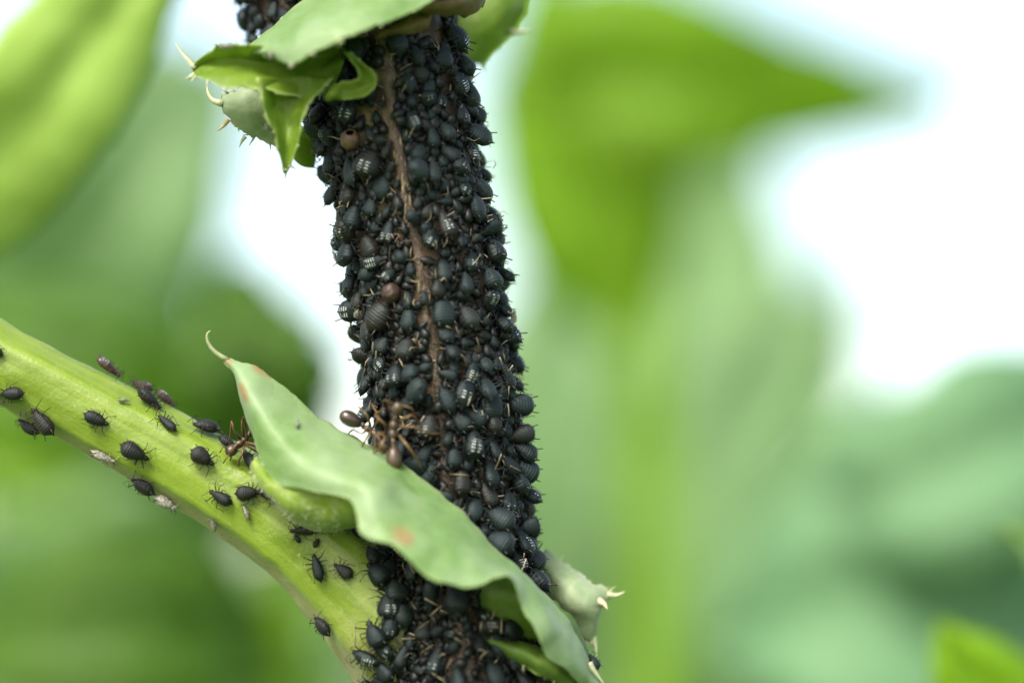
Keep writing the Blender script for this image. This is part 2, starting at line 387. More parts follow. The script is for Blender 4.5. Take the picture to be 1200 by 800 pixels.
# ------------------------------------------------------------------ leaf lofting
def leaf_mesh(name, rows, nu=60, nv=22, thick=.00022, ruffle=.0, jag=0.0, seed=0, flip=None, bumpy=.00012, blots=(), vein=.000012, veins=6):
    """rows: cross-sections from base to tip, each a list of (px, py, depth mm)"""
    K = max(len(r) for r in rows)
    cs = [cr([at(*p) for p in r], nv) for r in rows]
    cols = [cr([c[j] for c in cs], nu) for j in range(nv)]
    G = [[cols[j][i].copy() for j in range(nv)] for i in range(nu)]
    rr = random.Random(seed); ph = rr.random()*50
    Nn = [[None]*nv for _ in range(nu)]
    def normals():
        for i in range(nu):
            for j in range(nv):
                a = G[min(i+1, nu-1)][j]-G[max(i-1, 0)][j]; b = G[i][min(j+1, nv-1)]-G[i][max(j-1, 0)]
                n = a.cross(b); Nn[i][j] = n.normalized() if n.length > 1e-14 else Vector((0, -1, 0))
    normals()
    for i in range(nu):
        for j in range(nv):
            e = abs(j/(nv-1)-.5)*2
            p = G[i][j]
            h = noise.noise(p*700+Vector((ph, 0, 0)))*bumpy*2+noise.noise(p*260+Vector((0, ph, 0)))*bumpy*4
            h += ruffle*e**3*math.sin(i/(nu-1)*26+ph+(0 if j < nv/2 else 2))*(.5+.5*noise.noise(p*150))
            vv_ = j/(nv-1)-.5
            h += vein*(-1.6*math.exp(-(vv_/.035)**2)+.8*max(0, math.sin(i/(nu-1)*veins*6.283-abs(vv_)*16))**4*min(1, abs(vv_)*8)*(1-e**4))
            q = p+Nn[i][j]*h
            if jag and j in (0, nv-1):
                inn = (G[i][1] if j == 0 else G[i][nv-2])-p
                if inn.length > 1e-9: q += inn.normalized()*jag*(noise.noise(p*900+Vector((ph, ph, 0)))+.5*noise.noise(p*2600))
            G[i][j] = q
    normals()
    c = Nn[nu//2][nv//2]
    fl = (c.y > 0) if flip is None else flip
    s = -1 if fl else 1
    vs = []; fs = []; mi = []; uv = []
    for side in (0, 1):
        for i in range(nu):
            for j in range(nv):
                e = abs(j/(nv-1)-.5)*2; t = thick*(1-.6*e**4)
                vs.append(G[i][j]+Nn[i][j]*s*(t/2 if side == 0 else -t/2)); uv.append((i/(nu-1), j/(nv-1)))
    o = nu*nv
    for i in range(nu-1):
        for j in range(nv-1):
            a, b_, c_, d_ = i*nv+j, (i+1)*nv+j, (i+1)*nv+j+1, i*nv+j+1
            f = (a, b_, c_, d_) if not fl else (a, d_, c_, b_)
            fs.append(f); mi.append(0)
            fs.append(tuple(x+o for x in f[::-1])); mi.append(1)
    border = [i*nv for i in range(nu)]+[(nu-1)*nv+j for j in range(1, nv)]+[i*nv+nv-1 for i in range(nu-2, -1, -1)]+[j for j in range(nv-2, 0, -1)]
    for a, b_ in zip(border, border[1:]+border[:1]):
        f = (a, b_, b_+o, a+o); fs.append(f[::-1] if not fl else f); mi.append(0)
    me = mesh_of(name, vs, fs, mi, uv=uv)
    if blots:
        at_ = me.attributes.new('blot', 'FLOAT', 'POINT')
        val = []
        for v in vs:
            q = CAMR.transposed() @ (v-CAMP); k = q.y/D/15000.0; qx, qy = q.x/k+600, -q.z/k+400
            val.append(min(1, sum(math.exp(-((qx-bx)**2+(qy-by)**2)/br**2) for bx, by, br in blots)))
        at_.data.foreach_set('value', val)
    return me, G, Nn

def leaf(rows, parent, front, back, name='leaf', label=None, tooth=None, **kw):
    me, G, Nn = leaf_mesh(name, rows, **kw)
    o = link(name, me, [front, back], parent)
    if label: o['label'] = label
    if tooth: teeth(o, G, *tooth)
    return o

def teeth(parent, G, n, length, seed, rows=(.05, .98), sides=(0, 1)):
    """fine prickles standing out from a leaf margin, joined: too small to pick apart"""
    b = MB(); r = random.Random(seed); nu, nv = len(G), len(G[0])
    for side in sides:
        j, jj = (0, 2) if side == 0 else (nv-1, nv-3)
        for k in range(n):
            i = int((rows[0]+(rows[1]-rows[0])*(k+r.uniform(.1, .9))/n)*(nu-1)); p = G[i][j]
            out = (p-G[i][jj]); al = G[min(i+1, nu-1)][j]-G[max(i-1, 0)][j]
            if out.length < 1e-9 or al.length < 1e-9: continue
            d = (out.normalized()+al.normalized()*r.uniform(-.2, .7)+Vector((0, -.3*r.random(), 0))).normalized(); L = length*r.uniform(.4, 1.2)
            b.tube([p-d*L*.3, p+d*L*.4, p+d*L+al.normalized()*L*.2], [L*.16+.00004, L*.09+.00002, .000012], 5, 0)
    o = link('margin_prickle', b.mesh('margin_prickle'), [M['spine']], parent); o['kind'] = 'stuff'
def spine(parent, pts, r0=.35, mat='spine', name='spine'):
    """pts (px,py,d) base to tip; r0 base radius mm"""
    P = cr([at(*p) for p in pts], 8); b = MB()
    b.tube(P, [r0*.58*MM*(1-i/7)**.9+.00002 for i in range(8)], 8)
    return link(name, b.mesh(name), [M[mat]], parent)

# ------------------------------------------------------------------ the main thistle
plant = bpy.data.objects.new('thistle_plant', None); COL.objects.link(plant)
base_x = at(590, 400, 8).x
plant.location = (0, 0, 0)
tag(plant, 'spiny thistle whose thick brown stem is crusted with black aphids', 'plant')

STEM = [(-140, 412, 80), (0, 440, 80), (100, 461, 80), (150, 466, 82), (250, 484, 81), (350, 502, 79), (450, 517, 77), (550, 527, 75),
        (650, 537, 77), (720, 547, 94), (800, 553, 105), (900, 560, 106), (1400, 590, 105), (7400, 600, 120)]
SD = 5.6      # depth of the stem's axis
def stem_c(py):
    cx, r = interp(STEM, py); return at(cx, py, SD), r/15000.0*(D+SD*MM)/D
def stem_pt(py, th, off=0.0):
    """th = 0 faces the camera, + to the right"""
    c, r = stem_c(py)
    ridge = math.exp(-((th+.03)/.085)**2)
    prof = 1+.075*ridge+.022*math.cos(7*th)+.012*math.cos(13*th+1)
    rr = r*prof+off
    return c+Vector((math.sin(th)*rr, -math.cos(th)*rr, 0))
def stem_n(py, th):
    a = stem_pt(py+4, th)-stem_pt(py-4, th); b = stem_pt(py, th+.12)-stem_pt(py, th-.12)
    n = a.cross(b).normalized()
    if n.dot(Vector((math.sin(th), -math.cos(th), 0))) < 0: n.negate()
    return n
def stem_from_px(px, py):
    c, r = stem_c(py); cx, rp = interp(STEM, py)
    s = max(-1, min(1, (px-cx)/(rp+4)))
    return math.asin(s)*1.0

def make_stem():
    rows = [-140+i*6 for i in range(180)]+[950+i*60 for i in range(8)]+[1500+i*590 for i in range(11)]
    nth = 96; vs = []; fs = []; uv = []
    for py in rows:
        for k in range(nth):
            th = 2*math.pi*k/nth
            if th > math.pi: th -= 2*math.pi
            p = stem_pt(py, th)
            p = p+stem_n(py, th)*(noise.noise(p*500)*.00022+noise.noise(p*1500)*.00008)
            vs.append(p); uv.append((math.exp(-((th+.03)/.08)**2), k/nth))
    for i in range(len(rows)-1):
        for k in range(nth):
            k2 = (k+1) % nth; fs.append((i*nth+k, i*nth+k2, (i+1)*nth+k2, (i+1)*nth+k))
    o = link('stem', mesh_of('stem', vs, fs, uv=uv), [M['stem']], plant)
    return o
stem = make_stem()

# side branch
BR = [(-220, 306, 6.0, 42), (-100, 368, 6.0, 43), (0, 424, 5.8, 45), (100, 478, 5.6, 47), (200, 533, 5.4, 50), (280, 580, 5.2, 53), (350, 626, 5.2, 58), (410, 680, 5.2, 66), (470, 740, 5.2, 80), (520, 800, 5.8, 86)]
def br_c(t):
    """t 0..1 along the branch"""
    pts = [Vector(b) if False else b for b in BR]
    u = t*(len(BR)-1); k = min(int(u), len(BR)-2); f = u-k
    def cc(i): return BR[max(0, min(len(BR)-1, i))]
    p0, p1, p2, p3 = cc(k-1), cc(k), cc(k+1), cc(k+2)
    return tuple(.5*((2*b)+(c-a)*f+(2*a-5*b+4*c-d)*f*f+(3*b-a-3*c+d)*f**3) for a, b, c, d in zip(p0, p1, p2, p3))
def br_frame(t):
    a = br_c(max(0, t-.01)); b = br_c(min(1, t+.01)); c = br_c(t)
    P = at(c[0], c[1], c[2]); tg = (at(b[0], b[1], b[2])-at(a[0], a[1], a[2])).normalized()
    fr = Vector((0, -1, 0)); fr = (fr-fr.dot(tg)*tg).normalized()
    up = tg.cross(fr).normalized()
    if up.z < 0: up.negate()
    return P, tg, fr, up, c[3]/15000.0
def br_pt(t, ph, off=0):
    """ph 0 faces camera, + towards the upper side"""
    P, tg, fr, up, r = br_frame(t)
    prof = 1+.07*math.exp(-((ph-.42)/.22)**2)-.05*math.exp(-((ph-.02)/.2)**2)+.05*math.exp(-((ph+.75)/.18)**2)+.02*math.cos(9*ph)
    rr = r*prof+off
    return P+(math.cos(ph)*fr+math.sin(ph)*up)*rr
def br_n(t, ph):
    P, tg, fr, up, r = br_frame(t); return (math.cos(ph)*fr+math.sin(ph)*up).normalized()
def br_from_px(px, py):
    best = None
    for i in range(401):
        t = i/400; c = br_c(t); d2 = (c[0]-px)**2+(c[1]-py)**2
        if best is None or d2 < best[0]: best = (d2, t, c)
    d2, t, c = best
    a = br_c(max(0, t-.01)); b = br_c(min(1, t+.01))
    tx, ty = b[0]-a[0], b[1]-a[1]; L = math.hypot(tx, ty)
    s = ((px-c[0])*ty/L-(py-c[1])*tx/L)     # + above the axis
    return t, math.asin(max(-1, min(1, s/c[3])))
def make_branch():
    nt_, nph = 150, 72; vs = []; fs = []; uv = []
    for i in range(nt_):
        t = i/(nt_-1)
        for k in range(nph):
            ph = 2*math.pi*k/nph-math.pi
            p = br_pt(t, ph); p += br_n(t, ph)*(noise.noise(p*350)*.00018+noise.noise(p*1100)*.00005)
            vs.append(p); uv.append((t, 1-k/nph))
    for i in range(nt_-1):
        for k in range(nph):
            k2 = (k+1) % nph; fs.append((i*nph+k, (i+1)*nph+k, (i+1)*nph+k2, i*nph+k2))
    o = link('side_branch', mesh_of('side_branch', vs, fs, uv=uv), [M['branchskin']], plant)
    o['label'] = 'smooth bright green side branch joining the brown stem'
make_branch()

# short shoot at the top left, behind the upper leaf
SH = [(430, 170, 9.0, 40), (385, 95, 9.5, 46), (352, 30, 10, 50), (335, -30, 10.5, 50), (325, -100, 11, 48)]
def sh_pt(t, th, off=0):
    u = t*(len(SH)-1); k = min(int(u), len(SH)-2); f = u-k
    c = [a+(b-a)*f for a, b in zip(SH[k], SH[k+1])]
    tx, ty = SH[k+1][0]-SH[k][0], SH[k+1][1]-SH[k][1]; L = math.hypot(tx, ty)
    side = Vector((-ty/L, 0, -tx/L)); side = side if side.x > 0 else -side
    r = c[3]/15000.0*(1+.03*math.cos(6*th))+off
    n = math.sin(th)*side+math.cos(th)*Vector((0, -1, 0))
    return at(c[0], c[1], c[2])+n*r, n
vs = []; fs = []; uv = []
for i in range(30):
    for k in range(40):
        p, n = sh_pt(i/29, 2*math.pi*k/40); vs.append(p+n*noise.noise(p*600)*.0002); uv.append((0, 0))
for i in range(29):
    for k in range(40): fs.append((i*40+k, i*40+(k+1) % 40, (i+1)*40+(k+1) % 40, (i+1)*40+k))
link('side_shoot', mesh_of('side_shoot', vs, fs, uv=uv), [M['stem']], plant)

# ---- lower leaf lying across the stem
low = leaf([
    [(264, 419, 1.5), (264, 421, 1.4), (263, 424, 1.5)],
    [(282, 424, .8), (279, 436, .0), (277, 445, .6)],
    [(306, 434, .5), (293, 462, -1.2), (286, 478, .3)],
    [(345, 463, .5), (318, 500, -2.5), (299, 520, -1.0)],
    [(385, 494, 0), (350, 535, -4.0), (318, 563, -2.6)],
    [(425, 517, -.5), (392, 552, -5.2), (366, 576, -4.8)],
    [(466, 540, -1.2), (436, 568, -6.4), (413, 588, -6.8)],
    [(496, 561, -1.6), (458, 606, -7.4), (424, 626, -8.4)],
    [(524, 583, -1.9), (488, 628, -7.6), (462, 638, -9.0)],
    [(548, 604, -2.2), (517, 645, -7.2), (497, 673, -9.0)],
    [(580, 638, -2.2), (562, 664, -6.4), (552, 688, -8.4)],
    [(606, 663, -2.0), (600, 670, -4.2), (596, 676, -6.6)],
    [(632, 688, -1.6), (622, 700, -4.2), (612, 712, -5.6)],
    [(659, 717, -1.0), (645, 730, -4.2), (630, 742, -5.6)],
    [(680, 752, -.4), (660, 757, -3.4), (642, 768, -4.6)],
    [(694, 785, .4), (680, 785, -1.8), (668, 788, -2.8)],
    [(718, 822, 1.6), (706, 826, 1.0), (694, 830, .6)],
    [(700, 880, 4.2), (690, 884, 3.6), (680, 888, 3.4)],
    [(640, 950, 4.6), (635, 955, 4.2), (630, 960, 4.2)],
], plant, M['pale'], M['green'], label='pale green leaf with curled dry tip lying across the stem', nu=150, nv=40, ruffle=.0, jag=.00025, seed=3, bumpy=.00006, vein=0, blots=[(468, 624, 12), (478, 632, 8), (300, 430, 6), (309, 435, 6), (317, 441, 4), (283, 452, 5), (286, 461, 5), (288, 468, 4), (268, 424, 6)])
spine(low, [(268, 422, 1.4), (257, 416, 1.2), (248, 408, 1.0), (243, 398, .8), (243, 391, .6), (247, 387, .5)], .36, 'spine', 'leaf_tip')
spine(low, [(298, 488, -.2), (294, 484, -.2), (289, 480, -.2)], .25, 'spine')
spine(low, [(690, 776, .3), (698, 788, .2), (712, 806, .3)], .5, 'spine')
# hairy rolled wing under the lower leaf
fold = leaf([
    [(297, 536, -1.2), (299, 545, -1.6), (304, 558, 1.6)],
    [(322, 560, -2.4), (318, 574, -2.6), (322, 584, 1.4)],
    [(348, 566, -3.4), (344, 594, -3.0), (348, 607, 1.2)],
    [(385, 572, -4.0), (380, 606, -3.2), (384, 621, 1.0)],
    [(412, 578, -5.0), (410, 606, -3.8), (410, 618, .4)],
    [(434, 590, -5.2), (430, 602, -4.2), (428, 610, -.6)],
], low, M['fold'], M['green'], name='leaf_fold', nu=60, nv=26, jag=.00025, seed=9, thick=.0005, bumpy=.00009)
def hairs(name, parent, seeds, n, length, r0, mat='hair', spread=.8):
    b = MB(); rr = random.Random(77)
    for i in range(n):
        p, nrm = seeds(rr)
        d = (nrm+Vector((rr.gauss(0, spread), rr.gauss(0, spread), rr.gauss(0, spread)))).normalized()
        L = length*(.5+rr.random()); q = p+d*L*.5; e = q+(d+Vector((rr.gauss(0, .4), rr.gauss(0, .4), rr.gauss(0, .4)))).normalized()*L*.5
        b.tube([p-nrm*.00003, q, e], [r0, r0*.8, r0*.25], 4, 0, False)
    o = link(name, b.mesh(name), [M[mat]], parent); o['kind'] = 'stuff'; return o
fv = [(v.co.copy(), v.normal.copy()) for v in fold.data.vertices]
fv = [q for q in fv if q[1].y < .3]
hairs('leaf_hair', low, lambda r: r.choice(fv[:len(fv)//2]), 420, .00028, .000018)

# inner dull leaf below it
leaf([
    [(552, 738, -.6), (551, 740, -.6), (552, 742, -.6)],
    [(578, 742, -.5), (575, 750, -1.8), (574, 757, -1.0)],
    [(606, 748, -.5), (602, 760, -2.6), (600, 773, -1.6)],
    [(632, 754, -.5), (628, 770, -3.0), (626, 787, -2.0)],
    [(660, 768, -.2), (654, 785, -2.5), (648, 797, -2.0)],
    [(690, 800, 1.2), (680, 812, 0), (668, 822, 0)],
    [(690, 850, 3.2), (680, 862, 2.5), (668, 872, 2.2)],
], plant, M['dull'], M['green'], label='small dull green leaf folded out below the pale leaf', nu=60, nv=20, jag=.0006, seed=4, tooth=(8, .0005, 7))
leaf([
    [(548, 720, -.2), (556, 690, -.6), (575, 668, -.8)],
    [(580, 738, -.2), (590, 700, -1.8), (604, 672, -1.4)],
    [(620, 748, 0), (626, 712, -2.0), (634, 690, -1.0)],
    [(660, 760, .6), (662, 736, -.8), (664, 716, .4)],
    [(690, 800, 2.4), (692, 780, 2.0), (690, 760, 2.6)],
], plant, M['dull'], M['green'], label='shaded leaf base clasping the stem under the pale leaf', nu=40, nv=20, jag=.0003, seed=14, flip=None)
# woolly lobe on the right
lobe = leaf([
    [(640, 642, 8.5), (638, 662, 7.5), (640, 700, 8)],
    [(656, 656, 8.0), (656, 684, 6.4), (660, 722, 7.5)],
    [(678, 674, 7.4), (678, 702, 5.6), (680, 742, 7.0)],
    [(697, 686, 7.0), (694, 712, 5.6), (692, 752, 7.0)],
    [(712, 692, 7.0), (706, 716, 6.4), (699, 738, 7.2)],
    [(720, 694, 7.2), (714, 704, 7.0), (708, 712, 7.4)],
], plant, M['woolly'], M['green'], label='pale woolly leaf lobe with cream spines right of the stem', nu=44, nv=24, jag=.0006, seed=21, tooth=(6, .0006, 4), bumpy=.00014)
spine(lobe, [(712, 696, 7), (722, 697, 6.8), (733, 692, 6.6)], .5)
spine(lobe, [(695, 744, 7), (698, 756, 6.9), (699, 772, 6.8)], .35)
spine(lobe, [(702, 704, 6.2), (708, 707, 5.6), (712, 714, 5.2)], .6, 'spinebrown')

# ---- upper leaf: pale folded blade and the green lobes below it
up = leaf([
    [(286, 60, -.5), (288, 61, -.8), (290, 62, -1.0)],
    [(301, 46, .5), (310, 58, -3.5), (318, 67, -4.0)],
    [(322, 29, 1.2), (332, 52, -5), (344, 76, -6.5)],
    [(342, 12, 1.6), (354, 40, -6), (364, 65, -7.5)],
    [(364, -4, 2.0), (380, 26, -6.5), (400, 48, -8.5)],
    [(395, -22, 2.4), (412, 10, -6), (430, 35, -8)],
    [(430, -40, 2.8), (448, -8, -5), (464, 22, -6.5)],
    [(470, -60, 3.2), (490, -25, -3), (506, 2, -4.5)],
    [(520, -90, 3.6), (534, -55, -1), (546, -30, -2.0)],
    [(545, -130, 4.2), (560, -100, 2), (570, -80, 1.6)],
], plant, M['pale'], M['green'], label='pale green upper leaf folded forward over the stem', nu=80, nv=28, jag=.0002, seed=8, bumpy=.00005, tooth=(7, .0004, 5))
spine(up, [(346, 72, -6.4), (343, 77, -6.4), (338, 80, -6.2)], .45)
spine(up, [(398, 46, -8.2), (399, 50, -8.4), (396, 55, -8.2)], .5)
lob1 = leaf([
    [(410, 40, -1), (405, 60, .2), (402, 76, -1), (392, 105, .6)],
    [(372, 46, -2.4), (366, 66, .2), (362, 90, -.6), (366, 113, -1.4)],
    [(332, 52, -3.4), (328, 72, -.6), (324, 92, -1.6), (318, 108, -2.8)],
    [(296, 55, -3.2), (293, 70, -.8), (290, 90, -1.8), (288, 103, -3.0)],
    [(262, 54, -2.4), (260, 70, -.6), (258, 84, -1.4), (262, 102, -2.8)],
    [(242, 65, -1.4), (239, 74, -.2), (237, 84, -.8), (240, 95, -2.0)],
    [(228, 77, -.4), (227, 81, 0), (226, 85, -.2), (224, 91, -1.0)],
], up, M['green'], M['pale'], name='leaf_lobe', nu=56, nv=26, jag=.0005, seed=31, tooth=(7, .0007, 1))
spine(lob1, [(229, 81, -.2), (222, 72, -.2), (213, 62, 0), (206, 50, .2)], .42)
spine(lob1, [(228, 88, -.8), (223, 91, -1), (217, 93, -1)], .4)
lob2 = leaf([
    [(300, 94, -3.2), (325, 92, -1.6), (350, 90, -1.4), (392, 92, -2.2)],
    [(311, 114, -3.6), (326, 116, -1.7), (344, 116, -1.6), (370, 113, -3.0)],
    [(317, 138, -3.4), (329, 142, -1.8), (342, 142, -1.7), (357, 138, -3.0)],
    [(325, 166, -3.0), (333, 168, -1.8), (341, 168, -1.8), (352, 160, -2.6)],
    [(331, 186, -2.4), (334, 188, -1.8), (338, 188, -1.8), (344, 182, -2.2)],
    [(333, 202, -1.8), (334, 203, -1.7), (335, 203, -1.7), (337, 201, -1.8)],
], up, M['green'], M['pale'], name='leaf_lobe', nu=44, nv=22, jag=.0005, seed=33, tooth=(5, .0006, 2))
spine(lob2, [(335, 196, -1.6), (335, 204, -1.4), (334, 212, -1.2)], .25)
lob3 = leaf([
    [(330, 105, 3), (328, 135, 3), (326, 168, 4)],
    [(304, 103, 2.6), (302, 130, 2.0), (304, 166, 3.4)],
    [(284, 104, 2.6), (284, 128, 1.8), (286, 160, 3)],
    [(268, 108, 2.8), (268, 124, 2.2), (270, 142, 2.8)],
    [(258, 116, 3), (260, 124, 2.8), (262, 134, 3)],
], up, M['woolly'], M['green'], name='leaf_lobe', nu=40, nv=20, jag=.0006, seed=36, tooth=(6, .0007, 3), bumpy=.00012)
spine(lob3, [(262, 122, 2.8), (250, 118, 3), (244, 108, 3.2), (243, 97, 3.4)], .5)
spine(lob3, [(268, 140, 2.8), (262, 148, 2.8), (255, 154, 2.8)], .4, 'spinebrown')
spine(lob3, [(288, 160, 3.2), (284, 166, 3.2), (281, 173, 3.2)], .3)
leaf([
    [(330, 140, 6), (335, 160, 6), (340, 175, 6.5)],
    [(352, 150, 6), (352, 172, 5.6), (352, 194, 6.2)],
    [(372, 160, 7), (370, 180, 7), (368, 198, 7)],
], up, M['green'], M['green'], name='leaf_lobe', nu=20, nv=14, seed=38)
# curled leaflet on the stem front
leaf([
    [(402, 58, -3.0), (406, 62, -3.4), (411, 62, -2.8)],
    [(411, 73, -3.4), (418, 76, -2.6), (424, 74, -3.0)],
    [(419, 84, -3.4), (428, 87, -2.6), (438, 84, -3.2)],
    [(419, 94, -3.4), (429, 100, -2.6), (441, 101, -3.0)],
    [(410, 97, -3.2), (414, 107, -2.6), (424, 114, -3.0)],
    [(400, 97, -3.0), (402, 106, -2.6), (405, 116, -2.8)],
    [(390, 104, -2.6), (391, 110, -3.2), (392, 116, -2.4)],
    [(383, 113, -2.2), (383, 115, -2.4), (384, 117, -2.2)],
], plant, M['green'], M['dull'], label='small bright green leaflet curled like a hook on the stem', nu=60, nv=16, jag=.0003, seed=41, bumpy=.00006, thick=.00015)
# bright leaf behind the stem, top right
rl = leaf([
    [(500, 120, 9), (505, 100, 9), (510, 80, 9)],
    [(546, 86, 12), (540, 50, 11), (530, 10, 12)],
    [(570, 68, 13), (566, 30, 12), (560, -14, 13)],
    [(592, 50, 14), (590, 12, 13), (588, -30, 14)],
    [(606, 24, 15), (612, -6, 15), (616, -40, 16)],
    [(622, -24, 16), (628, -40, 16), (634, -60, 17)],
], plant, M['green'], M['green'], label='bright green leaf with white spine standing behind the stem', nu=44, nv=24, jag=.0006, seed=44, tooth=(7, .0007, 6))
spine(rl, [(597, 38, 14), (610, 38, 14), (627, 37, 14)], .45)
# brownish bud scales at the top of the stem
M['scale'] = leaf_mat('bud_scale', (.085, .06, .018), (.14, .105, .035), (.2, .17, .08), .55, .2, (.4, .35, .1))
for k, rows in enumerate(([[(478, 12, -2.5), (484, 0, -3.2), (490, -18, -2.5)], [(508, 20, -2), (514, 4, -3.2), (517, -20, -2)], [(545, 18, 0), (550, 0, -1.0), (553, -24, .0)], [(566, 8, 3), (570, -8, 2.5), (572, -26, 3)]],
                          [[(440, 48, -1.2), (450, 36, -1.8), (462, 26, -1.2)], [(470, 44, -1.2), (478, 32, -1.9), (486, 18, -1.2)], [(498, 34, -1.0), (504, 24, -1.4), (508, 12, -.8)]])):
    leaf(rows, plant, M['scale'], M['dull'], name='bud_scale', nu=30, nv=14, jag=.0004, seed=50+k, bumpy=.00012)


# ------------------------------------------------------------------ aphids
PROF = [(.52, .01), (.50, .045), (.465, .085), (.42, .105), (.375, .108), (.345, .118), (.30, .165), (.24, .208), (.16, .25), (.06, .288),
        (-.06, .318), (-.18, .328), (-.29, .305), (-.37, .25), (-.43, .175), (-.47, .10), (-.50, .05), (-.53, .032), (-.565, .012)]
def prof(x, fat):
    for a, b in zip(PROF, PROF[1:]):
        if x >= b[0]:
            f = (a[0]-x)/(a[0]-b[0]); r = a[1]+(b[1]-a[1])*f
            return r*(1+(fat-1)*(1 if x < .3 else .3))
    return .01
def aphid_mesh(name, seed, fat=1.0, shift=0.0, legs=True, pale=False, n=20, nr=64, nymph=False, side_tilt=0, skin=False):
    r = random.Random(seed); b = MB(); rings = []
    for i in range(nr):
        x = .52-1.085*(i/(nr-1))
        w_ = prof(x+shift*math.sin((x+.5)*math.pi) if -.5 < x < .5 else x, fat); seg = 0
        if x < .32: seg = .034*max(0, math.cos(2*math.pi*x*11.5))**3*(1 if not nymph else .6)
        w_ *= 1-seg
        ht = w_*(.86 if not nymph else 1.0)*(1-seg); hb = w_*.55
        ring = []
        for k in range(n):
            a = 2*math.pi*k/n
            cy, cz = math.cos(a), math.sin(a)
            # flattened dorsal shield with a soft rim
            z = (ht if cz > 0 else hb)*math.copysign(abs(cz)**(.92), cz)
            y = w_*math.copysign(abs(cy)**.88, cy)
            ring.append((x, y*(1+.015*math.sin(5*x*7+seed)), z+.03*math.sin(3*x+seed)-.02*(x > .33)))
        rings.append(ring)
    b.loft(rings, 0)
    for s in (-1, 1):                        # eyes
        b.ball((.42, s*.10, .03), .028, .022, .028, 0, 6, 4)
    if legs:
        for s in (-1, 1):
            for q, (x0, fx, kx, tx) in enumerate(((.27, .12, .22, .26), (.16, .0, .04, .02), (.05, -.1, -.18, -.34))):
                j = lambda a: a+r.uniform(-.05, .05)
                hip = Vector((x0, s*.12, -.07)); ln = .2 if q < 2 else .26
                knee = Vector((x0+j(kx*.7), s*(.2+j(ln)), j(.14)))
                ank = Vector((x0+j(tx), s*(.30+j(ln)), -.19+r.uniform(-.02, .03)))
                if pale and q == 2 and r.random() < .75:
                    knee = Vector((x0-.02, s*(.38+r.uniform(0, .06)), .16+r.uniform(0, .1))); ank = Vector((x0-.42+r.uniform(-.06, .06), s*(.36+r.uniform(-.06, .05)), .02+r.uniform(-.05, .1)))
                toe = ank+Vector((.03*(1 if q == 0 else -1), s*.05, -.01))
                b.tube([hip, hip.lerp(knee, .5)+Vector((0, 0, .02)), knee], [.02, .024, .016], 5, 1)
                b.tube([knee, knee.lerp(ank, .5)+Vector((0, 0, .015)), ank], [.014, .012, .010], 5, 2 if (pale and r.random() < .75) else 1)
                b.tube([ank, toe], [.011, .008], 4, 1)
    return b.mesh(name)
def antenna_mesh(name, s, seed):
    r = random.Random(seed); b = MB()
    p = [Vector((.475, s*.05, .03)), Vector((.52, s*.08, .06)), Vector((.56+r.uniform(-.06, .06), s*(.2+r.uniform(-.06, .06)), .16)),
         Vector((.50+r.uniform(-.25, .15), s*(.36+r.uniform(-.08, .08)), .22)), Vector((.38+r.uniform(-.4, .3), s*(.50+r.uniform(-.1, .1)), .2+r.uniform(-.15, .15)))]
    b.tube(cr(p, 8), [.016, .013, .011, .01, .009, .008, .007, .005], 5, 0); return b.mesh(name)
def cornicle_mesh(name, s):
    b = MB(); b.tube([(-.29, s*.19, .10), (-.37, s*.225, .17), (-.50, s*.26, .26)], [.028, .02, .017], 6, 0); return b.mesh(name)

ADULT = [aphid_mesh('aphid_body', 10+i, fat=f, shift=h, pale=True) for i, (f, h) in enumerate(((1.0, 0), (1.12, -.05), (.84, .04), (1.04, .07), (.92, -.08), (1.2, .05), (.78, 0), (1.08, -.1)))]
NYMPH = [aphid_mesh('nymph_body', 30+i, fat=f, pale=False, n=14, nr=30, nymph=True) for i, f in enumerate((.95, 1.06, .86, 1.0))]
ANTE = {s: [antenna_mesh('antenna', s, 60+i) for i in range(4)] for s in (-1, 1)}
CORN = {s: cornicle_mesh('cornicle', s) for s in (-1, 1)}
_variants = {}
def vmesh(me, matk):
    """mesh variant sharing the shape with another body material"""
    k = (me.name, matk)
    if k not in _variants:
        c = me.copy(); c.materials.clear()
        for m in (M[matk], M['limb'], M['tibia']): c.materials.append(m)
        _variants[k] = c
    return _variants[k]
for s in (-1, 1):
    for me in ANTE[s]: me.materials.append(M['limb'])
    CORN[s].materials.append(M['limb'])

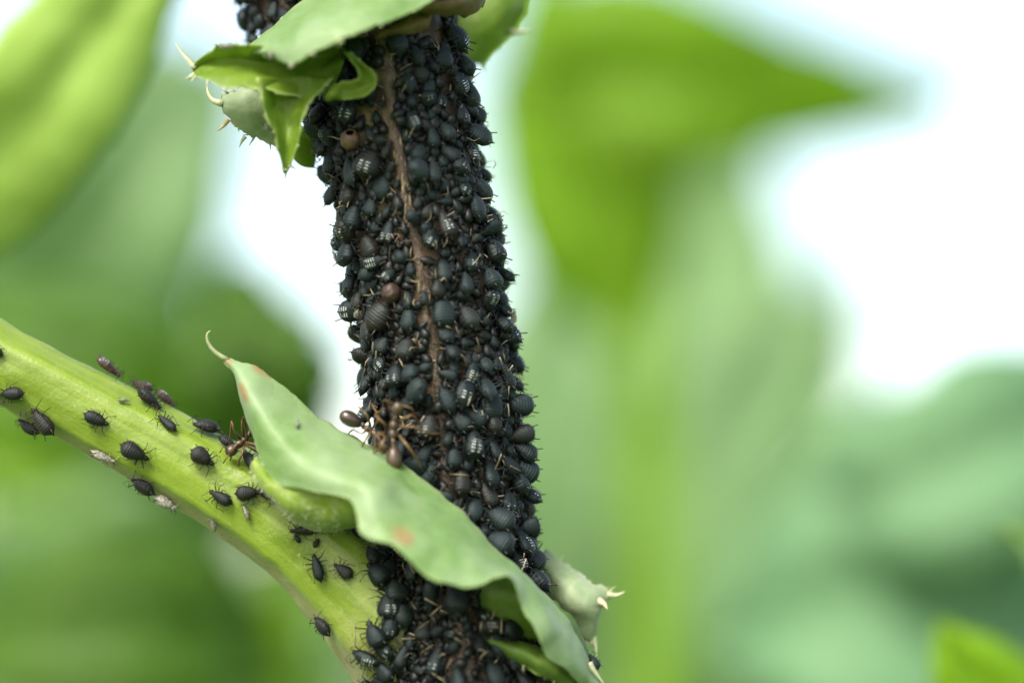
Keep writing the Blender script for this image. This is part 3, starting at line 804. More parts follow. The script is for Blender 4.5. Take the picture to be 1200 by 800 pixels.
count = {'aphid': 0, 'nymph': 0}
def frame_matrix(p, f, n, L, lift, pitch, roll=0):
    f = (f-n*f.dot(n))
    f = f.normalized() if f.length > 1e-6 else n.orthogonal().normalized()
    f2 = f*math.cos(pitch)-n*math.sin(pitch); n2 = n*math.cos(pitch)+f*math.sin(pitch)
    y = n2.cross(f2).normalized()
    if roll:
        y2 = y*math.cos(roll)+n2*math.sin(roll); n2 = n2*math.cos(roll)-y*math.sin(roll); y = y2
    o = p+n*lift
    return Matrix(((f2.x*L, y.x*L, n2.x*L, o.x), (f2.y*L, y.y*L, n2.y*L, o.y), (f2.z*L, y.z*L, n2.z*L, o.z), (0, 0, 0, 1)))
def put_aphid(p, n, f, L, matk, label, group, nymph=False, pitch=.2, lift=None, parts=True, cat=None, roll=0, name=None, width=1.0):
    me = rnd.choice(NYMPH if nymph else ADULT)
    if lift is None: lift = (.2+.42*math.sin(abs(pitch)))*L
    o = bpy.data.objects.new(name or ('aphid_nymph' if nymph else 'aphid'), vmesh(me, matk)); COL.objects.link(o)
    o.matrix_world = frame_matrix(p, f, n, L, lift, pitch, roll) @ Matrix.Diagonal((1, width*rnd.uniform(.84, 1.08), rnd.uniform(.8, 1.1), 1))
    tag(o, label, cat or ('aphid nymph' if nymph else 'aphid'), group)
    if parts:
        for s in (-1, 1):
            if not nymph or parts == 2:
                c = bpy.data.objects.new('cornicle', CORN[s]); COL.objects.link(c); c.parent = o
            c = bpy.data.objects.new('antenna', rnd.choice(ANTE[s])); COL.objects.link(c); c.parent = o
    count['nymph' if nymph else 'aphid'] += 1
    return o
def screen_dir(a): return Vector((math.cos(R(a)), 0, math.sin(R(a))))

# -- explicit big aphids on the stem: px, py, length px, head angle, kind
EXPL = [(527, 54, 48, 165, 'wax'), (574, 8, 34, 200, 'black'), (464, 66, 40, 95, 'grey'), (488, 80, 34, 110, 'grey'), (531, 106, 40, 140, 'wax'), (556, 118, 30, 100, 'black'),
        (555, 156, 38, 255, 'black'), (535, 142, 36, 80, 'wax'), (503, 116, 30, 60, 'grey'), (484, 131, 24, 95, 'grey'), (519, 128, 26, 80, 'wax'),
        (418, 208, 42, 120, 'grey'), (452, 228, 36, 100, 'grey'), (507, 172, 34, 100, 'grey'), (522, 165, 34, 110, 'grey'), (548, 185, 38, 70, 'wax'), (570, 204, 32, 80, 'wax'), (560, 228, 40, 130, 'grey'),
        (577, 252, 38, 110, 'wax'), (521, 272, 42, 105, 'wax'), (461, 279, 34, 80, 'wax'), (408, 268, 36, 70, 'wax'), (400, 215, 34, 160, 'black'), (376, 205, 40, 330, 'black'),
        (517, 371, 46, 95, 'grey'), (485, 378, 36, 90, 'grey'), (452, 374, 46, 50, 'black'), (407, 340, 38, 325, 'black'), (590, 303, 32, 85, 'wax'), (585, 335, 32, 210, 'grey'),
        (566, 332, 38, 85, 'grey'), (567, 360, 34, 265, 'wax'), (551, 314, 34, 80, 'wax'), (520, 325, 36, 95, 'grey'), (492, 192, 30, 60, 'grey'), (439, 250, 28, 80, 'grey'),
        (481, 412, 34, 80, 'grey'), (455, 406, 32, 70, 'black'), (428, 438, 40, 120, 'black'), (420, 392, 36, 320, 'black'), (544, 464, 44, 70, 'wax'), (597, 448, 36, 130, 'grey'),
        (611, 422, 46, 80, 'wax'), (601, 397, 42, 100, 'black'), (614, 518, 44, 210, 'black'), (617, 543, 36, 190, 'wax'), (612, 567, 40, 220, 'black'), (511, 500, 42, 85, 'wax'),
        (552, 522, 46, 80, 'wax'), (530, 538, 32, 90, 'grey'), (536, 566, 42, 85, 'black'), (640, 662, 44, 250, 'wax'), (602, 635, 44, 95, 'wax'), (626, 642, 36, 230, 'wax'),
        (617, 617, 36, 120, 'wax'), (612, 592, 40, 130, 'wax'), (590, 590, 36, 70, 'wax'), (570, 580, 40, 110, 'black'), (555, 598, 36, 80, 'grey'), (615, 466, 32, 160, 'wax'),
        (518, 770, 48, 80, 'wax'), (462, 745, 36, 150, 'wax'), (486, 746, 38, 110, 'black'), (472, 772, 46, 150, 'black'), (458, 794, 48, 175, 'black'), (510, 700, 46, 260, 'grey'),
        (540, 702, 48, 95, 'black'), (467, 682, 46, 110, 'black'), (456, 655, 40, 100, 'black'), (578, 787, 42, 100, 'grey'), (543, 790, 40, 110, 'black'), (500, 736, 30, 80, 'grey'),
        (436, 698, 40, 125, 'wax'), (560, 752, 30, 80, 'black'), (610, 790, 40, 120, 'black'), (490, 665, 44, 100, 'black'), (600, 735, 46, 20, 'black')]
LEVELS = [(60, 'beside the bud scales'), (130, 'just under the upper leaf'), (215, 'level with the tan mummy'), (300, 'between tan and red mummies'), (385, 'level with the red mummy'),
          (455, 'just above the ants'), (540, 'level with the ants'), (640, 'beside the pale leaf'), (2000, 'in the shade below the pale leaf')]
def zone(py, th):
    lv = next(t for y, t in LEVELS if py < y)
    sd_ = 'on the stem ridge' if abs(th+.03) < .3 else 'on branch side of stem' if th < -1.05 else 'on branch side of ridge' if th < 0 else 'on outer side of ridge' if th < 1.05 else 'on outer rim of stem'
    return sd_+', '+lv
def stem_label(kind, py, th, L):
    sz = 'big ' if L > 2.5 else 'small ' if L < 1.9 else ''
    w_ = sz+{'wax': 'white dashed aphid', 'black': 'plain black aphid', 'grey': 'blue grey aphid'}[kind]
    z_ = w_+' '+zone(py, th)
    return z_, z_
placed = []       # (s mm along, r*theta mm, radius mm)
def unwrap(py, th):
    c, r = stem_c(py); return py/15.0, r*1000*th
HOLES = [(418, 172, .8), (463, 349, .95)]       # mummies sit here
for px, py, rr_ in HOLES:
    th = stem_from_px(px, py); s_, a_ = unwrap(py, th); placed.append((s_, a_, rr_))
for px, py in ((462, 478), (458, 500), (460, 535), (425, 495), (445, 508)):
    th = stem_from_px(px, py); s_, a_ = unwrap(py, th); placed.append((s_, a_, .7))
for (px, py, Lp, ang, kind) in EXPL:
    th = stem_from_px(px, py); n = stem_n(py, th); L = Lp/15000.0/1.05
    edge = abs(th)/1.57
    pitch = .12+.35*rnd.random()+.15*(edge > .8)
    if edge > .75:                          # at the outline the tail points out, away from the stem
        f = screen_dir(ang)+Vector((0, -.3, 0))
    else: f = screen_dir(ang)
    lab, grp = stem_label(kind, py, th, L*1000)
    if (px, py) == (527, 54): lab, grp = 'large jet black aphid walking sideways below the bud scales', None
    put_aphid(stem_pt(py, th), n, f, L, kind, lab, grp, pitch=pitch, lift=(.19+.36*math.sin(pitch))*L*(.7 if edge > .8 else 1))
    s_, a_ = unwrap(py, th); placed.append((s_, a_, L*1000*.36))

# -- random fill
def inpoly(px, py, poly):
    c = False; j = len(poly)-1
    for i in range(len(poly)):
        xi, yi = poly[i]; xj, yj = poly[j]
        if (yi > py) != (yj > py) and px < (xj-xi)*(py-yi)/(yj-yi)+xi: c = not c
        j = i
    return c
LOWPOLY = [(425, 530), (480, 562), (540, 610), (600, 670), (640, 710), (640, 740), (600, 690), (580, 655), (530, 668), (490, 655), (470, 620), (430, 600)]
def try_fill(Lmin, Lmax, tries, k, nymph, maxn, pymin=-20, pymax=830, thmax=1.75):
    made = 0
    for _ in range(tries):
        if made >= maxn: break
        py = rnd.uniform(pymin, pymax); th = rnd.uniform(-thmax, thmax); L = rnd.uniform(Lmin, Lmax)
        cx, rp = interp(STEM, py); px = cx+math.sin(th)*rp
        if inpoly(px, py, LOWPOLY): continue
        if 60 < py < 480 and abs(th+.03) < .09 and rnd.random() < .85: continue       # bare ridge
        if py < 75 and abs(th) < 1.2 and rnd.random() < .8: continue
        if 85 < py < 165 and -.55 < th < .1 and rnd.random() < .85: continue          # bare patch
        if not nymph and 220 < py < 440 and abs(th) < .9 and rnd.random() < .6: continue   # mostly young ones here
        s_, a_ = unwrap(py, th); rad = L*k
        if any((s_-q[0])**2+(a_-q[1])**2 < (rad+q[2])**2*.94 for q in placed): continue
        placed.append((s_, a_, rad)); made += 1
        n = stem_n(py, th)
        ang = rnd.gauss(95, 38) if rnd.random() < .8 else rnd.uniform(0, 360)
        f = screen_dir(ang)
        if abs(th) > 1.15 and rnd.random() < .8:      # outline: head inwards
            f = Vector((0, 1, 0)).cross(n) if False else (-Vector((math.sin(th), .2, 0))+Vector((0, 0, rnd.uniform(-.5, .9))))
        if nymph:
            g = ('tiny round grey nymph ' if L < 1.02 else 'half grown grey nymph ')+zone(py, th)
            put_aphid(stem_pt(py, th), n, f, L*MM, 'nymph', g, g, True, rnd.uniform(-.05, .4), parts=False)
        else:
            kind = rnd.choices(('black', 'wax', 'grey'), (.46, .27, .27))[0]
            lab, grp = stem_label(kind, py, th, L)
            put_aphid(stem_pt(py, th), n, f, L*MM, kind, lab, grp, False, rnd.uniform(.1, .75)+.1*(abs(th) > 1.1))
    return made
a1 = try_fill(2.1, 2.9, 14000, .235, False, 112, 60, 820, 1.5)
a2 = try_fill(1.5, 2.1, 9000, .24, False, 52, 60, 820, 1.5)
a3 = try_fill(1.15, 1.7, 20000, .26, True, 170, 40, 820, 1.6)
a4 = try_fill(.75, 1.0, 30000, .31, True, 130)

# -- lower layer: bodies too small and too hidden to count, and the dark ones on the back of the stem
def crowd():
    b = MB(); r = random.Random(8)
    src = aphid_mesh('crowd_source', 5, .98, 0, False, False, 9, 15, True)
    vv = [v.co.copy() for v in src.vertices]; ff = [tuple(p.vertices) for p in src.polygons]
    bpy.data.meshes.remove(src)
    mine = []; made = 0
    for i in range(26000):
        py = r.uniform(-60, 860); th = r.uniform(-math.pi, math.pi)
        if 60 < py < 480 and abs(th+.03+.02*math.sin(py*.06)) < .078: continue
        if 90 < py < 155 and -.45 < th < .0: continue
        if py < 60 and abs(th) < 1.2: continue
        back = abs(th) > 1.8
        L = r.uniform(.95, 1.6) if not back else r.uniform(1.4, 2.2)
        s_, a_ = unwrap(py, th); rad = L*.23
        if not back and any((s_-q[0])**2+(a_-q[1])**2 < (rad+q[2]*.72)**2 for q in placed): continue
        if any((s_-q[0])**2+(a_-q[1])**2 < (rad+q[2])**2 for q in mine): continue
        mine.append((s_, a_, rad)); made += 1
        n = stem_n(py, th); L *= MM
        Mx = frame_matrix(stem_pt(py, th), screen_dir(r.gauss(95, 60))+Vector((.01, 0, 0)), n, L, L*.24, r.uniform(-.1, .3))
        k = len(b.v); b.v += [Mx @ v for v in vv]
        for f in ff: b.f.append(tuple(k+x for x in f)); b.m.append(0)
    o = link('aphid_crowd', b.mesh('aphid_crowd'), [M['crowd']])
    tag(o, 'layer of tiny dark nymphs filling gaps between the aphids on the stem', 'aphid crowd', kind='stuff')
M['crowd'] = plain_mat('aphid_crowd', (.0016, .003, .0033), (.0045, .0078, .0085), .48, 900, .00004, spec=.3)
crowd()

# -- aphids on the top-left shoot
spots = []
for i in range(4000):
    if len(spots) >= 30: break
    t = rnd.uniform(.46, .76); th = rnd.uniform(-1.7, .9); p, n = sh_pt(t, th)
    if any((p-q).length < .00105 for q in spots): continue
    spots.append(p)
    put_aphid(p, n, screen_dir(rnd.gauss(110, 50)), rnd.uniform(1.7, 2.4)*MM, 'black',
              'black aphid clustered on the short shoot behind the upper leaf', 'aphids on the short shoot', pitch=rnd.uniform(.1, .45))

# -- aphids on the side branch: px, py, length px, head angle, material, label
BRA = [(1, 414, 26, 150, 'branch', 'lone black aphid high on the green branch above a narrow one'),
       (0, 466, 26, 250, 'branch', 'black aphid on lower flank of green branch beside a narrow one'),
       (23, 463, 30, 190, 'branch', 'narrow black aphid lying along the green branch near a close pair'),
       (39, 496, 30, 132, 'branch', 'slim black aphid of the close pair on branch underside edge'),
       (61, 492, 39, 128, 'branch', 'largest plump black aphid of the close pair on the green branch'),
       (121, 494, 31, 335, 'branch', 'brownish black aphid alone in the middle of the green branch'),
       (166, 531, 37, 328, 'branch', 'wide black aphid with spread legs beside a grey shed skin'),
       (173, 569, 33, 140, 'branch', 'smooth brown black aphid at lower branch edge above a white shed skin'),
       (127, 430, 36, 330, 'brown', 'brown aphid with white wax stripes alone on the branch top edge'),
       (169, 450, 28, 125, 'brown', 'wax striped brown aphid raised behind a shiny black one on branch'),
       (176, 472, 35, 335, 'black', 'shiny black aphid in front of two brown ones on branch top'),
       (195, 466, 28, 285, 'brown', 'brown aphid sitting upright right of the shiny black one'),
       (201, 500, 29, 132, 'branch', 'small black aphid pointing up the branch below the brown group'),
       (243, 504, 34, 200, 'branch', 'grey black aphid crossing the pale scar on top of the branch'),
       (243, 539, 31, 328, 'branch', 'brownish aphid with long legs below the one on the pale scar'),
       (268, 520, 26, 330, 'branch', 'brown aphid facing the ant on the green branch'),
       (294, 541, 32, 100, 'branch', 'plump dark brown aphid under the ant beside the pale leaf'),
       (263, 583, 30, 150, 'branch', 'smooth black aphid between two tiny shed skins on the branch'),
       (295, 578, 30, 5, 'branch', 'black aphid standing over a small shed skin near the leaf'),
       (316, 579, 26, 310, 'branch', 'black aphid half tucked under the hairy leaf fold'),
       (358, 620, 32, 185, 'branch', 'black aphid pressed against the lower rim of the hairy fold'),
       (373, 662, 33, 105, 'black', 'black aphid with spread legs climbing upward near the stem joint'),
       (403, 665, 26, 145, 'branch', 'small brown black aphid near the brown joint of branch and stem'),
       (382, 729, 28, 130, 'branch', 'black aphid hanging on the underside edge of the green branch'),
       (430, 762, 37, 165, 'wax', 'black aphid with long antennae at the branch corner below the joint'),
       (420, 622, 24, 120, 'branch', 'dark aphid peeping out between hairy fold and pale leaf')]
for (px, py, Lp, ang, mk, lab) in BRA:
    t, ph = br_from_px(px, py)
    ph *= .93
    f = screen_dir(ang)
    o = put_aphid(br_pt(t, ph), br_n(t, ph), f, Lp/15000.0, mk, lab, 'aphids on the green branch', pitch=rnd.uniform(.0, .14), parts=2, width=.86)
for i, (px, py, Lp, ang, mk) in enumerate(((446, 640, 36, 110, 'black'), (440, 672, 34, 130, 'black'), (455, 704, 38, 90, 'wax'), (452, 668, 36, 60, 'black'), (440, 735, 36, 120, 'black'), (458, 728, 34, 80, 'wax'), (442, 790, 40, 170, 'black'),
                                        (462, 690, 36, 95, 'black'), (448, 772, 32, 140, 'black'), (470, 715, 34, 100, 'black'), (468, 756, 34, 70, 'black'), (434, 652, 26, 100, 'black'), (448, 752, 28, 150, 'wax'))):
    t, ph = br_from_px(px, py)
    put_aphid(br_pt(t, ph), br_n(t, ph), screen_dir(ang), Lp/15000.0, mk, ('white dashed' if mk == 'wax' else 'plain black')+' aphid crowded on the joint of green branch and stem', ('white dashed' if mk == 'wax' else 'plain black')+' aphids on the joint', pitch=rnd.uniform(.05, .35))
# -- aphid at the tip of the pale leaf, lower right
put_aphid(at(693, 776, 2.0), Vector((.6, -.7, .3)).normalized(), screen_dir(115), 20/15000, 'black', 'dark aphid sitting on the end of the pale leaf by a spine', None, pitch=.1)

# -- shed skins
for (px, py, Lp, ang, lab) in ((129, 531, 30, 330, 'grey shed skin with dark legs beside the wide black aphid'), (198, 585, 28, 320, 'white shed skin with spread legs at the lower branch edge'),
                               (256, 610, 20, 85, 'tiny thin white shed skin low on the green branch'), (292, 600, 20, 110, 'small cream shed skin just under a black aphid'),
                               (150, 474, 14, 10, 'crumpled cream shed skin near the pale scar')):
    t, ph = br_from_px(px, py)
    o = put_aphid(br_pt(t, ph), br_n(t, ph), screen_dir(ang), Lp/15000.0, 'skin', lab, None, pitch=0, parts=True, cat='shed skin', name='shed_skin', width=.45)
    count['aphid'] -= 1
for (px, py, ang, lab) in ((350, 629, 120, 'tiny dark nymph near the hairy fold on the green branch'), (372, 634, 60, 'tiny dark nymph above the climbing aphid on the branch')):
    t, ph = br_from_px(px, py)
    put_aphid(br_pt(t, ph), br_n(t, ph), screen_dir(ang), 12/15000.0, 'branch', lab, None, True, 0, parts=False)
for (px, py, th_o, ang, lab) in ((608, 372, .0, 60, 'cream shed skin stuck on the right edge of the stem'), (392, 300, 0, 160, 'pale shed skin on the left edge of the stem'), (436, 372, 0, 30, 'tiny cream shed skin on a black aphid by the brown mummy')):
    th = stem_from_px(px, py)
    o = put_aphid(stem_pt(py, th, .0009), stem_n(py, th), screen_dir(ang), 17/15000, 'skin', lab, None, pitch=-.3, parts=False, cat='shed skin', name='shed_skin', width=.5)
    count['aphid'] -= 1

for (px, py, d, ang, Lp, lab) in ((268, 57, -2.5, 20, 20, 'grey shed skin caught on top rim of the upper leaf lobe'), (319, 67, -4.6, 80, 16, 'tiny pale shed skin on the front of the upper leaf'), (318, 152, 1.0, 10, 18, 'pale shed skin on the woolly lobe behind the hanging lobe'),
                                 (349, 498, -2.0, 85, 12, 'single cream shed skin on the pale lower leaf')):
    put_aphid(at(px, py, d), Vector((0, -.7, .7)), screen_dir(ang), Lp/15000, 'skin', lab, None, pitch=0, lift=.00015, parts=True, cat='shed skin', name='shed_skin', width=.45)
    count['aphid'] -= 1
# -- aphid mummies
def mummy(px, py, r, hole_dir, mk, lab):
    th = stem_from_px(px, py); n = stem_n(py, th); c = stem_pt(py, th)+n*r*.9
    hd = hole_dir.normalized() if hole_dir else None
    nu, nv = 36, 24; vs = []; fs = []; mi = []
    ax = hd or n; uu = ax.orthogonal().normalized(); vv = ax.cross(uu)
    for shell, k in ((0, 1.0), (1, .93)):
        for j in range(nv+1):
            a0 = .42 if hd else .01
            a = a0+(math.pi-a0-.01)*j/nv
            for i in range(nu):
                ph = 2*math.pi*i/nu
                d = ax*math.cos(a)+(uu*math.cos(ph)+vv*math.sin(ph))*math.sin(a)
                rr = r*k*(1+.08*noise.noise(d*2.2+c*900)+.03*noise.noise(d*7))
                vs.append(c+Vector((d.x, d.y, d.z*1.08))*rr)
    for shell in (0, 1):
        o = shell*(nv+1)*nu
        for j in range(nv):
            for i in range(nu):
                f = (o+j*nu+i, o+j*nu+(i+1) % nu, o+(j+1)*nu+(i+1) % nu, o+(j+1)*nu+i)
                fs.append(f if shell == 0 else f[::-1]); mi.append(shell)
    o2 = (nv+1)*nu
    for i in range(nu): fs.append((i, o2+i, o2+(i+1) % nu, (i+1) % nu)); mi.append(0)
    o = link('aphid_mummy', mesh_of('aphid_mummy', vs, fs, mi), [M[mk], M['hole']]); tag(o, lab, 'aphid mummy')
mummy(418, 174, .00078, Vector((.02, -.75, .66)), 'mummy', 'tan hollow aphid mummy with a round exit hole')
mummy(463, 350, .00078, None, 'mummyred', 'round reddish brown aphid mummy beside the stem ridge')
mummy(626, 597, .00075, None, 'mummyred', 'small reddish mummy on the right edge of the stem')

# ------------------------------------------------------------------ ants
def ant(head, thorax, gaster, legs, ants, lab, mats=('ant', 'ant', 'antleg'), k=1.0, back=0.0):
    """joints as (px,py,d); legs: list of point lists"""
    at = lambda x, y, d: globals()['at'](x, y, d+back)
    b = MB()
    H, T, G_ = at(*head), at(*thorax), at(*gaster)
    def seg(c, axis, a, rr, m, nseg=12):
        ax = axis.normalized(); u = ax.orthogonal().normalized(); v = ax.cross(u); rings = []
        for i in range(nseg+1):
            s = -math.cos(math.pi*(i+.15)/(nseg+.3)); q = math.sqrt(max(0, 1-s*s))*(1+.12*s)
            rings.append([c+ax*a*s+(u*math.cos(2*math.pi*j/14)+v*math.sin(2*math.pi*j/14))*rr*q for j in range(14)])
        b.loft(rings, m)
    hd = (H-T); gd = (G_-T)
    seg(H, hd, .00062*k, .0005*k, 0)
    t1 = T+hd.normalized()*.00028*k; t2 = T+gd.normalized()*.00035*k
    seg(t1, hd, .0005*k, .00036*k, 0); seg(t2, gd, .0005*k, .00032*k, 0)
    b.tube([t2, T.lerp(G_, .55), G_], [.00022*k, .00018*k, .0003*k], 8, 0)
    seg(T.lerp(G_, .45), Vector((0, -.3, 1)), .00032*k, .0002*k, 0, 6)
    seg(G_, gd, .00105*k, .00066*k, 1, 16)
    b.tube([t1, H], [.00024*k, .0002*k], 8, 0)
    for L in legs:
        P = [at(*q) for q in L]; P = cr(P, len(P)*2-1) if len(P) > 3 else P
        b.tube(P, [.00013*k]*2+[.00009*k]*(len(P)-3)+[.00005*k], 6, 2)
    me = b.mesh('ant')
    for m in mats: me.materials.append(M[m])
    o = bpy.data.objects.new('ant', me); COL.objects.link(o); tag(o, lab, 'ant')
    for P in ants:
        c = MB(); q = [at(*p) for p in P]; c.tube(q, [.00008*k]+[.00006*k]*(len(q)-1), 5)
        link('antenna', c.mesh('antenna'), [M['antleg']], o)
    return o
ant((466, 479, -2.4), (460, 503, -2.2), (462, 537, -2.4),
    [[(468, 500, -2.2), (486, 500, -3.2), (502, 507, -2.4), (518, 508, -1.4)], [(468, 510, -2.2), (480, 525, -3.2), (490, 540, -2.4), (496, 552, -1.4)],
     [(454, 500, -2.2), (446, 492, -3), (440, 486, -2), (452, 478, -1)], [(452, 506, -2.2), (440, 512, -3), (442, 524, -1.6), (438, 536, -1)], [(468, 494, -2.2), (482, 486, -3), (490, 494, -1.6), (492, 500, -1)],
     [(452, 510, -2.2), (446, 524, -3), (436, 532, -1.6), (432, 540, -1)]],
    [[(462, 474, -2.6), (452, 468, -3), (448, 471, -2.6)], [(470, 474, -2.6), (482, 478, -3), (488, 490, -2)]],
    'light brown ant facing up the stem among the aphids', k=.95)
ant((450, 522, -1.2), (437, 505, -1.0), (411, 491, -1.0),
    [[(432, 500, -1), (424, 508, -2.0), (414, 503, -1), (408, 508, -.4)], [(436, 504, -1), (428, 516, -2.0), (424, 526, -1), (430, 534, -.4)], [(440, 508, -1), (440, 520, -2), (436, 534, -1), (442, 546, -.6)],
     [(438, 500, -1), (444, 490, -2), (440, 480, -1), (436, 474, -.4)], [(434, 498, -1), (430, 486, -2), (424, 480, -1), (420, 476, -.4)], [(442, 506, -1), (452, 512, -2), (446, 526, -1), (448, 540, -.6)]],
    [[(452, 526, -1.4), (456, 536, -2), (450, 544, -1.6)], [(450, 526, -1.4), (444, 536, -2), (440, 542, -1.6)]],
    'brown ant with shiny striped abdomen at the pale leaf upper edge', mats=('ant', 'antgaster', 'antleg') if False else ('ant', 'antdark', 'antleg'), k=.92)
ant((272, 527, -.8), (284, 517, -.6), (303, 499, .2),
    [[(282, 514, -.6), (274, 503, -1.4), (272, 493, -1.4), (270, 512, -.4), (268, 516, -.2)], [(286, 512, -.6), (284, 500, -1.4), (285, 488, -1.6), (289, 505, -.8), (289, 518, -.6)],
     [(288, 518, -.6), (298, 520, -1.6), (308, 522, -1.4), (306, 536, -.8), (306, 544, -.6)], [(288, 520, -.6), (300, 526, -1.4), (310, 540, -1.0), (305, 548, -.6)],
     [(282, 520, -.6), (276, 522, -1.4), (272, 532, -.8), (270, 540, -.6)], [(286, 522, -.6), (284, 532, -1.4), (280, 540, -.8), (280, 546, -.6)]],
    [[(268, 528, -1), (262, 522, -1.6), (258, 530, -1)], [(270, 530, -1), (266, 536, -1.6), (262, 542, -1)]],
    'orange legged ant with dark abdomen tending aphids on the branch', mats=('ant', 'antdark', 'antleg'), k=.9, back=2.6)

# ------------------------------------------------------------------ fibres, dry hairs, loose leg bits and flakes on the stem
def fibres():
    b = MB(); r = random.Random(3)
    for i in range(460):
        py = r.uniform(20, 820); th = r.uniform(-1.8, 1.8) if i % 3 else r.gauss(-.03, .12)
        n = stem_n(py, th); p = stem_pt(py, th, r.uniform(.0003, .0016) if abs(th+.03) > .12 else 0)
        d = (Vector((r.gauss(0, .6), r.gauss(0, .3), r.gauss(0, .8)))+n*r.uniform(-.2, .5)).normalized()
        L = r.uniform(.5, 1.2)*MM; q = p+d*L*.5+n*.0001; e = q+(d+Vector((r.gauss(0, .4), r.gauss(0, .4), r.gauss(0, .4)))).normalized()*L*.5
        b.tube([p, q, e], [r.uniform(.00002, .00006), .00004, .000015], 4, 0, False)
    for i in range(110):  # straight sticks standing in for pale aphid tibiae, joined with the fibres
        py = 380+440*r.random()**.8; th = r.uniform(-1.5, 1.6)
        n = stem_n(py, th); p = stem_pt(py, th, r.uniform(.0009, .0017)); t_ = n.orthogonal().normalized(); u_ = n.cross(t_); a = r.random()*6.28
        d = (t_*math.cos(a)*.6+u_*math.sin(a)+Vector((0, 0, .7))*r.choice((-1, 1))+n*r.uniform(-.35, .1)).normalized(); L = r.uniform(.8, 1.4)*MM
        b.tube([p-d*L*.5, p+n*.00004, p+d*L*.5], [.00006, .00005, .00004], 5, 0)
    o = link('fibre_and_leg_bit', b.mesh('fibre_and_leg_bit'), [M['fibre']], stem); o['kind'] = 'stuff'
    b = MB()
    for i in range(230):
        py = r.uniform(60, 520) if i % 2 else r.uniform(0, 800); th = r.gauss(-.03, .07) if i % 2 else r.uniform(-1.6, 1.6)
        n = stem_n(py, th); p = stem_pt(py, th, .00005 if i % 2 else .0004)
        u = n.orthogonal().normalized(); v = n.cross(u); a = r.random()*6.28; L = r.uniform(.1, .38)*MM
        d1 = (u*math.cos(a)+v*math.sin(a))*L*.4
        zz = Vector((0, 0, 1))*L*(1.6 if i % 2 else .6)
        k = len(b.v); b.v += [p-d1-zz, p+d1*.7-zz*.5, p+d1+zz+n*L*.5, p-d1*.5+zz*.8, p+n*L*.7]
        for f in ((0, 1, 4), (1, 2, 4), (2, 3, 4), (3, 0, 4)): b.f.append(tuple(k+x for x in f)); b.m.append(0)
    o = link('dry_flake', b.mesh('dry_flake', False), [M['fibre']], stem); o['kind'] = 'stuff'
fibres()

# ------------------------------------------------------------------ plants behind, out of focus
def bg_rows(axis, hw, depth_bow=6, twist=0):
    rows = []
    for i, ((px, py, d), h) in enumerate(zip(axis, hw)):
        a = axis[max(0, i-1)]; b = axis[min(len(axis)-1, i+1)]
        tx, ty = b[0]-a[0], b[1]-a[1]; L = math.hypot(tx, ty); nx, ny = -ty/L, tx/L
        rows.append([(px+nx*h, py+ny*h, d+twist), (px+nx*h*.5, py+ny*h*.5, d-depth_bow*.6+twist*.5), (px, py, d), (px-nx*h*.5, py-ny*h*.5, d-depth_bow*.6-twist*.5), (px-nx*h, py-ny*h, d-twist)])
    return rows
def bg_plant(name, label, stempts, r_mm, leaves, smat='bggreen'):
    o = bpy.data.objects.new(name, None); COL.objects.link(o); tag(o, label, 'plant', 'blurred plants behind the thistle')
    P = [at(*p) for p in stempts]
    last = P[-1]; P += [Vector((last.x, last.y, last.z*.5)), Vector((last.x, last.y, -.02))]
    b = MB(); n = len(P)*4; Q = cr(P, n); b.tube(Q, [r_mm*MM*(.8+.4*i/n) for i in range(n)], 14)
    link('stem', b.mesh('stem'), [M[smat]], o)
    for k, (axis, hw, fm, bm, bow, tw) in enumerate(leaves):
        leaf(bg_rows(axis, hw, bow, tw), o, M[fm], M[bm], name='leaf', nu=36, nv=13, thick=.0006, jag=.0004 if stempts[0][2] < 100 else .0015, ruffle=.0, seed=90+k, bumpy=.0001 if stempts[0][2] < 100 else .0004)
    return o
# right: upright stalk with a broad leaf pointing right
bg_plant('sow_thistle', 'blurred upright stalk with broad pointed leaf right of the thistle', [(735, 160,  330), (750, 400,  330), (762, 600,  330), (768, 900,  330)], 5.0,
         [([(600, 130,  336), (680, 100,  320), (760, 95, 318), (840, 98,  320), (940, 108,  330), (1120, 122, 350)], [20, 124, 134, 106, 72, 16], 'bggreen', 'bggreen', 8, 4),
          ([(750, 400,  336), (712, 300,  326), (676, 200,  324), (640, 80,  325), (640, -80,  330)], [30, 100, 105, 70, 10], 'bggreen', 'bggreen', 8, 3)])
bg_plant('leafy_weed', 'blurred blue green weed with big drooping leaf at far right', [(1330, 420, 190), (1330, 700, 190), (1330, 1000, 190)], 4.0,
         [([(1330, 470, 190), (1200, 510, 172), (1090, 560, 168), (1000, 590, 175), (940, 640, 190)], [60, 118, 112, 84, 10], 'bgcool', 'bgdark', 6, 6),
          ([(1330, 720, 190), (1150, 720, 178), (960, 720, 176), (840, 760, 190)], [60, 190, 170, 30], 'bgcool', 'bgcool', 6, 5)])
bg_plant('leafy_weed', 'blurred dark leaf edge peering out under the drooping leaf', [(1010, 640, 210), (1010, 800, 210), (1010, 1000, 210)], 3.0,
         [([(1010, 640, 205), (1020, 560, 200), (1030, 510, 198), (1040, 460, 198)], [20, 60, 50, 4], 'bgdark', 'bgdark', 4, 3)])
bg_plant('leafy_weed', 'blurred green seedling with pointed leaf in the lower right corner', [(1260, 900, 62), (1260, 1100, 62)], 1.8,
         [([(1260, 900, 62), (1190, 850, 58), (1130, 775, 56), (1098, 730, 56)], [20, 70, 46, 3], 'bggreen', 'bggreen', 2, 1),
          ([(1262, 900, 62), (1275, 760, 60), (1230, 650, 58), (1172, 615, 57)], [10, 30, 26, 3], 'bgpale', 'bggreen', 2, 1)])
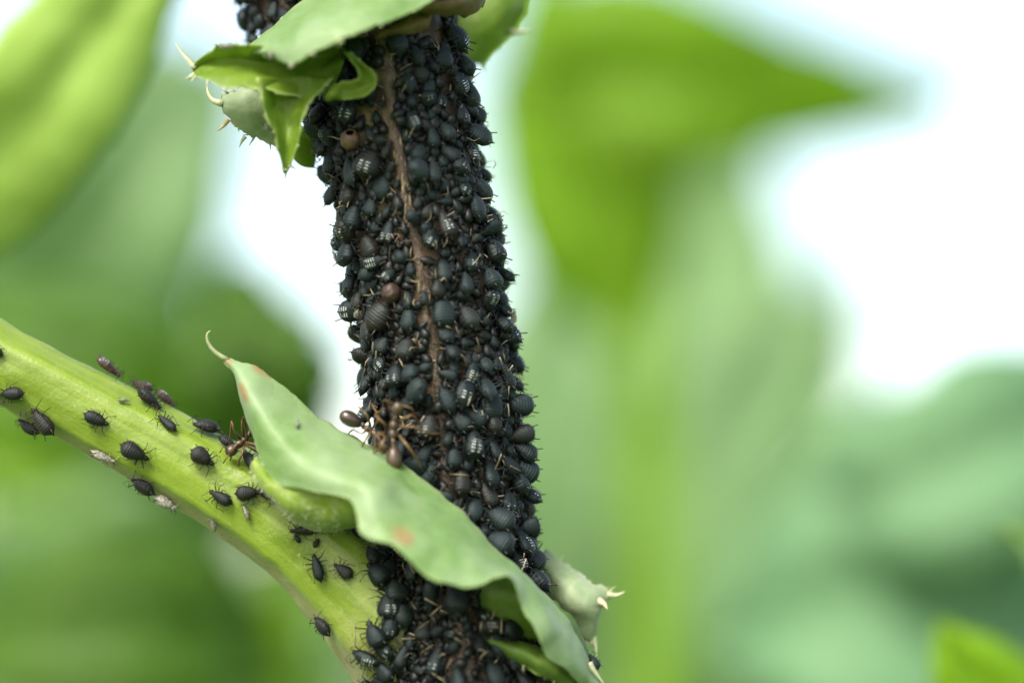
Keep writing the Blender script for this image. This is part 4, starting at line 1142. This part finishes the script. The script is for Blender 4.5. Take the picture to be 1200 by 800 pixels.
bg_plant('leafy_weed', 'blurred weed with large bright leaf blade in the top left corner', [(-150, 300, 60), (-170, 600, 62), (-180, 1000, 62)], 2.5,
         [([(-150, 320, 60), (-60, 230, 52), (40, 130, 46), (110, 40, 46), (190, -60, 48)], [20, 95, 92, 80, 40], 'bgbright', 'bgpale', 1.2, 2)])
bg_plant('leafy_weed', 'blurred pale weed with leaves spreading behind the green branch', [(-60, 420, 330), (-80, 700, 330), (-80, 1000, 330)], 4.0,
         [([(-60, 480, 330), (60, 340, 310), (150, 220, 300), (240, 60, 310)], [30, 165, 135, 60], 'bgpale', 'bgpale', 8, 6),
          ([(-60, 540, 320), (80, 560, 310), (200, 560, 300), (320, 560, 310)], [50, 60, 56, 10], 'bggreen', 'bgpale', 6, 5),
          ([(-60, 640, 320), (80, 640, 300), (200, 610, 290), (340, 570, 300)], [30, 60, 70, 20], 'bgpale', 'bgpale', 6, 5),
          ([(-70, 860, 330), (160, 830, 300), (330, 740, 295), (420, 620, 300)], [20, 70, 100, 30], 'bgpale', 'bgpale', 8, 5)])
bg_plant('leafy_weed', 'blurred dark leaved weed between branch and stem', [(330, 480, 230), (340, 700, 230), (340, 1000, 230)], 4.0,
         [([(340, 580, 230), (310, 480, 215), (300, 400, 212), (275, 300, 225)], [40, 100, 88, 10], 'bgdark', 'bgdark', 8, 6),
          ([(330, 600, 230), (200, 480, 215), (80, 430, 210), (-80, 400, 220)], [30, 90, 96, 60], 'bgdark', 'bggreen', 8, 6),
          ([(340, 790, 230), (230, 740, 215), (90, 730, 210), (-60, 750, 220)], [20, 110, 110, 60], 'bgdark', 'bgdark', 8, 6)])
bg_plant('leafy_weed', 'blurred tall pale weed directly behind the aphid covered stem', [(600, 700, 520), (600, 900, 520), (600, 1100, 520)], 5.0,
         [([(600, 900, 520), (590, 720, 500), (610, 520, 490), (655, 270, 500)], [60, 150, 120, 14], 'bgpale', 'bgpale', 8, 6),
          ([(610, 950, 520), (720, 780, 505), (790, 620, 500), (860, 380, 510)], [60, 150, 130, 20], 'bgpale', 'bgpale', 8, 6),
          ([(620, 980, 520), (760, 460, 560), (800, 330, 580), (850, 160, 590)], [10, 70, 150, 50], 'bgpale', 'bgpale', 8, 6),
          ([(640, 980, 520), (860, 560, 560), (940, 430, 580), (1010, 300, 590)], [10, 80, 80, 10], 'bgpale', 'bgpale', 8, 6)])
